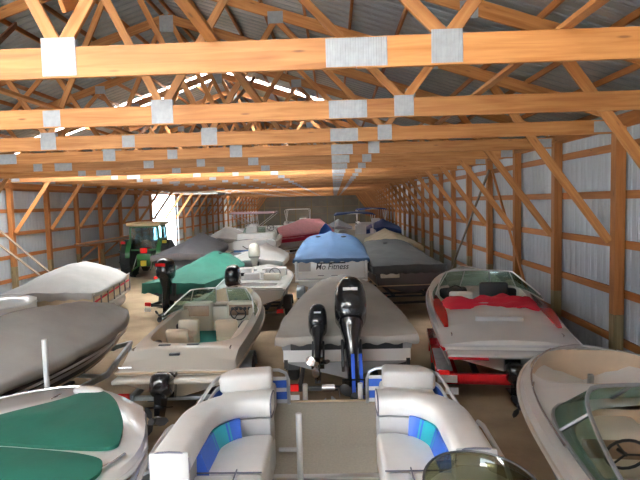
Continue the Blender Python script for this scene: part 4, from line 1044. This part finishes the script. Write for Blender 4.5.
# ------------------------------------------------------------------ tractor
def tractor(loc, rz):
    t = thing('tractor', 'green and yellow farm tractor with a tan cab roof, parked by the bright doorway', 'tractor', loc, rz)
    for sg in (-1, 1):
        w = MB().lathe([(.45, -.24), (.72, -.26), (.84, -.22), (.87, -.1), (.87, .1), (.84, .22), (.72, .26), (.45, .24)], (sg * .88, 0, .87), 'x', 32)
        for k in range(22):
            a = 2 * PI * k / 22; s2 = 1 if k % 2 else -1
            M = Matrix.Translation((sg * .88 + s2 * .12, 0, .87)) @ Matrix.Rotation(a, 4, 'X') @ Matrix.Rotation(s2 * .5, 4, 'Z')
            w.box(-.13, .13, -.025, .025, .84, .90, M)
        ww = w.build('rear_wheel', RUBBER, t)
        MB().lathe([(.05, -.05), (.42, -.12), (.47, -.2), (.47, .2), (.42, .12), (.05, .05)], (sg * .88, 0, .87), 'x', 24).build('rim', TYEL, ww)
        w = MB().lathe([(.25, -.13), (.38, -.15), (.45, -.1), (.45, .1), (.38, .15), (.25, .13)], (sg * .78, 2.15, .45), 'x', 24).build('front_wheel', RUBBER, t)
        MB().lathe([(.03, -.04), (.24, -.07), (.26, -.12), (.26, .12), (.24, .07), (.03, .04)], (sg * .78, 2.15, .45), 'x', 20).build('rim', TYEL, w)
        rg = []
        for i in range(10):
            a = PI * (.05 + .8 * i / 9); y = -.98 * math.cos(a) * 1.0; z = .87 + .98 * math.sin(a)
            rg.append([(sg * .60, y, z), (sg * .80, y, z), (sg * .80, y, z - .03), (sg * .60, y, z - .03)])
        MB().loft(rg).build('fender', TGREEN, t)
        MB().box(sg * .95 - .1, sg * .95 + .1, -.72, -.62, 1.62, 1.75).build('lamp', REDL if sg < 0 else TYEL, t, bevel=.02)
        MB().tube([(sg * .35, -.7, .55), (sg * .4, -1.25, .45)], .035, 6).build('lift_arm', TGREEN, t)
        MB().tube([(sg * .35, -.6, 1.1), (sg * .4, -1.15, .5)], .022, 6).build('lift_link', STEELG, t)
    MB().box(-.35, .35, -.75, 1.2, .55, 1.15).build('transmission', TGREEN, t, bevel=.06)
    MB().box(-.32, .32, 1.0, 2.7, .85, 1.62).build('bonnet', TGREEN, t, bevel=.10, seg=3)
    MB().box(-.26, .26, 2.69, 2.72, .95, 1.5).build('grille', BLACKP, t)
    MB().box(-.12, .12, -.95, -.78, .60, .85).build('hitch', TYEL, t, bevel=.02)
    MB().tube([(.28, 1.9, 1.6), (.28, 1.9, 2.35)], .04, 8).build('exhaust', BLACKP, t)
    cab = MB()
    for x in (-.68, .68):
        for y in (-.55, .25, .95): cab.beam((x, y, 1.3), (x * .93, y * .92, 2.42), .07, .07)
    for y in (-.55, .95): cab.beam((-.68, y, 1.32), (.68, y, 1.32), .07, .08); cab.beam((-.64, y * .92, 2.4), (.64, y * .92, 2.4), .07, .08)
    for x in (-.68, .68): cab.beam((x, -.55, 1.32), (x, .95, 1.32), .07, .08)
    c = cab.build('cab_frame', TGREEN, t)
    g = MB(); g.box(-.64, .64, -.535, -.525, 1.36, 2.36); g.box(-.655, -.645, -.5, .9, 1.36, 2.36); g.box(.645, .655, -.5, .9, 1.36, 2.36); g.box(-.62, .62, .90, .91, 1.36, 2.36); g.build('glazing', CLEAR, c, smooth=False)
    MB().box(-.78, .78, -.72, 1.08, 2.43, 2.60).build('cab_roof', TROOF, t, bevel=.07, seg=3)
    MB().box(-.16, .16, -.79, -.77, 1.18, 1.42).build('slow_sign', REDL, t)
    MB().box(-.25, .25, -.2, .3, 1.2, 1.75).build('seat', BLACKP, t, bevel=.06)
    return t
tractor((-8.95, 24.6, 0), 4)

# ------------------------------------------------------------------ timber odds and ends
def lumber(label, p, q, w=.09, h=.04, m=GREY_WOOD, group=None, nm='loose_board', up=(0, 0, 1)):
    return tag(board(nm, p, q, w, h, m, None, up), label, 'board', group)
rk = thing('lumber_rack', 'timber wall rack holding loose boards beside the tractor', 'rack', (XL, 23.0, 0))
for y in (.6, 3.0, 5.2):
    board('leg', (.9, y - .06, 0), (.9, y - .06, 1.6), .09, .04, PINE2, rk)
    board('bracket', (.02, y, 1.62), (.95, y, 1.62), .04, .09, PINE2, rk); board('strut', (.03, y, 1.0), (.75, y, 1.58), .04, .09, PINE2, rk)
for i, (x, dy, z, col) in enumerate(((.18, 0, 1.69, GREY_WOOD), (.40, .3, 1.69, PINE2), (.62, -.4, 1.69, GREY_WOOD), (.83, .1, 1.69, PINE2), (.30, -.2, 1.735, PINE2), (.55, .2, 1.735, GREY_WOOD), (.46, -.6, 1.78, PINE))):
    lumber('loose board lying on the wall rack beside the tractor', (XL + x, 22.9 + dy, z), (XL + x + .03, 29.0 + dy * .6, z), .17, .04, col, 'boards on the wall rack')
lumber('weathered plank leaning on the left wall behind the tarpaulin covered pontoon boat, upper one', (XL - .05 + .1, 17.5, 2.85), (-8.95, 17.95, .06), .14, .04)
lumber('weathered plank leaning on the left wall behind the tarpaulin covered pontoon boat, lower one', (XL + .05, 17.25, 2.45), (-9.1, 17.7, .06), .14, .04)
for i in range(7):
    a = i * .37
    lumber('scrap board in the heap by the left wall at the picture edge', (XL + .5 + .12 * i, 15.6 + .1 * i, .03 + .09 * i), (XL + 1.1 + .1 * i, 17.0 - .06 * i, .16 + .10 * i + .05 * (i % 2)), .12, .05, PINE2 if i % 2 else GREY_WOOD, 'scrap boards by the left wall')
lumber('long thin pole leaning along the right wall, foot towards the far end', (4.60, 15.6, 4.12), (4.60, 21.4, .03), .05, .07)
lumber('long thin pole leaning along the right wall, foot towards the camera', (4.66, 15.5, 4.1), (4.62, 11.7, .03), .05, .07, PINE2)

# ------------------------------------------------------------------ light and camera
w = bpy.data.worlds.new('sky'); sc.world = w; w.use_nodes = True
bg = w.node_tree.nodes['Background']; bg.inputs[0].default_value = (.78, .89, 1.0, 1); bg.inputs[1].default_value = 4.5
sn = bpy.data.lights.new('sun', 'SUN'); sn.energy = 115; sn.angle = R(1); sn.color = (.95, .98, 1)
so = bpy.data.objects.new('sun', sn); C.objects.link(so); so.rotation_euler = (R(-12), R(38), 0)
def portal(loc, rot, sx, sy, nm):
    L = bpy.data.lights.new(nm, 'AREA'); L.shape = 'RECTANGLE'; L.size = sx; L.size_y = sy; L.energy = 1; L.cycles.is_portal = True
    o = bpy.data.objects.new(nm, L); C.objects.link(o); o.location = loc; o.rotation_euler = rot
portal(((FD[0] + FD[1]) / 2, YN - .05, FD[2] / 2), (R(90), 0, 0), FD[1] - FD[0], FD[2], 'daylight_near_doorway')
portal((CLX - .05, sum(DOOR_Y) / 2, 2.1), (R(90), 0, R(-90)), DOOR_Y[1] - DOOR_Y[0], 4.2, 'daylight_side_doorway')
cam = bpy.data.cameras.new('camera'); co = bpy.data.objects.new('camera', cam); C.objects.link(co); sc.camera = co
cam.sensor_width = 36; cam.lens = 36 * 520 / 640; cam.clip_end = 400; cam.clip_start = .05
yaw, pitch, roll = R(1.65), R(4.1), .027
fw = Vector((-math.sin(yaw) * math.cos(pitch), math.cos(yaw) * math.cos(pitch), -math.sin(pitch)))
rt = Vector((math.cos(yaw), math.sin(yaw), 0)); up = rt.cross(fw)
r2 = rt * math.cos(roll) - up * math.sin(roll); u2 = up * math.cos(roll) + rt * math.sin(roll)
co.matrix_world = Matrix(((r2.x, u2.x, -fw.x, 0), (r2.y, u2.y, -fw.y, 0), (r2.z, u2.z, -fw.z, 3.3), (0, 0, 0, 1)))
sc.view_settings.view_transform = 'Standard'; sc.view_settings.look = 'None'; sc.view_settings.gamma = 1; sc.view_settings.use_curve_mapping = False
sc.view_settings.exposure = 1.0
cy = sc.cycles; cy.max_bounces = 12; cy.diffuse_bounces = 8; cy.transparent_max_bounces = 16; cy.use_denoising = True
cy.caustics_reflective = False; cy.caustics_refractive = False; cy.sample_clamp_indirect = 8
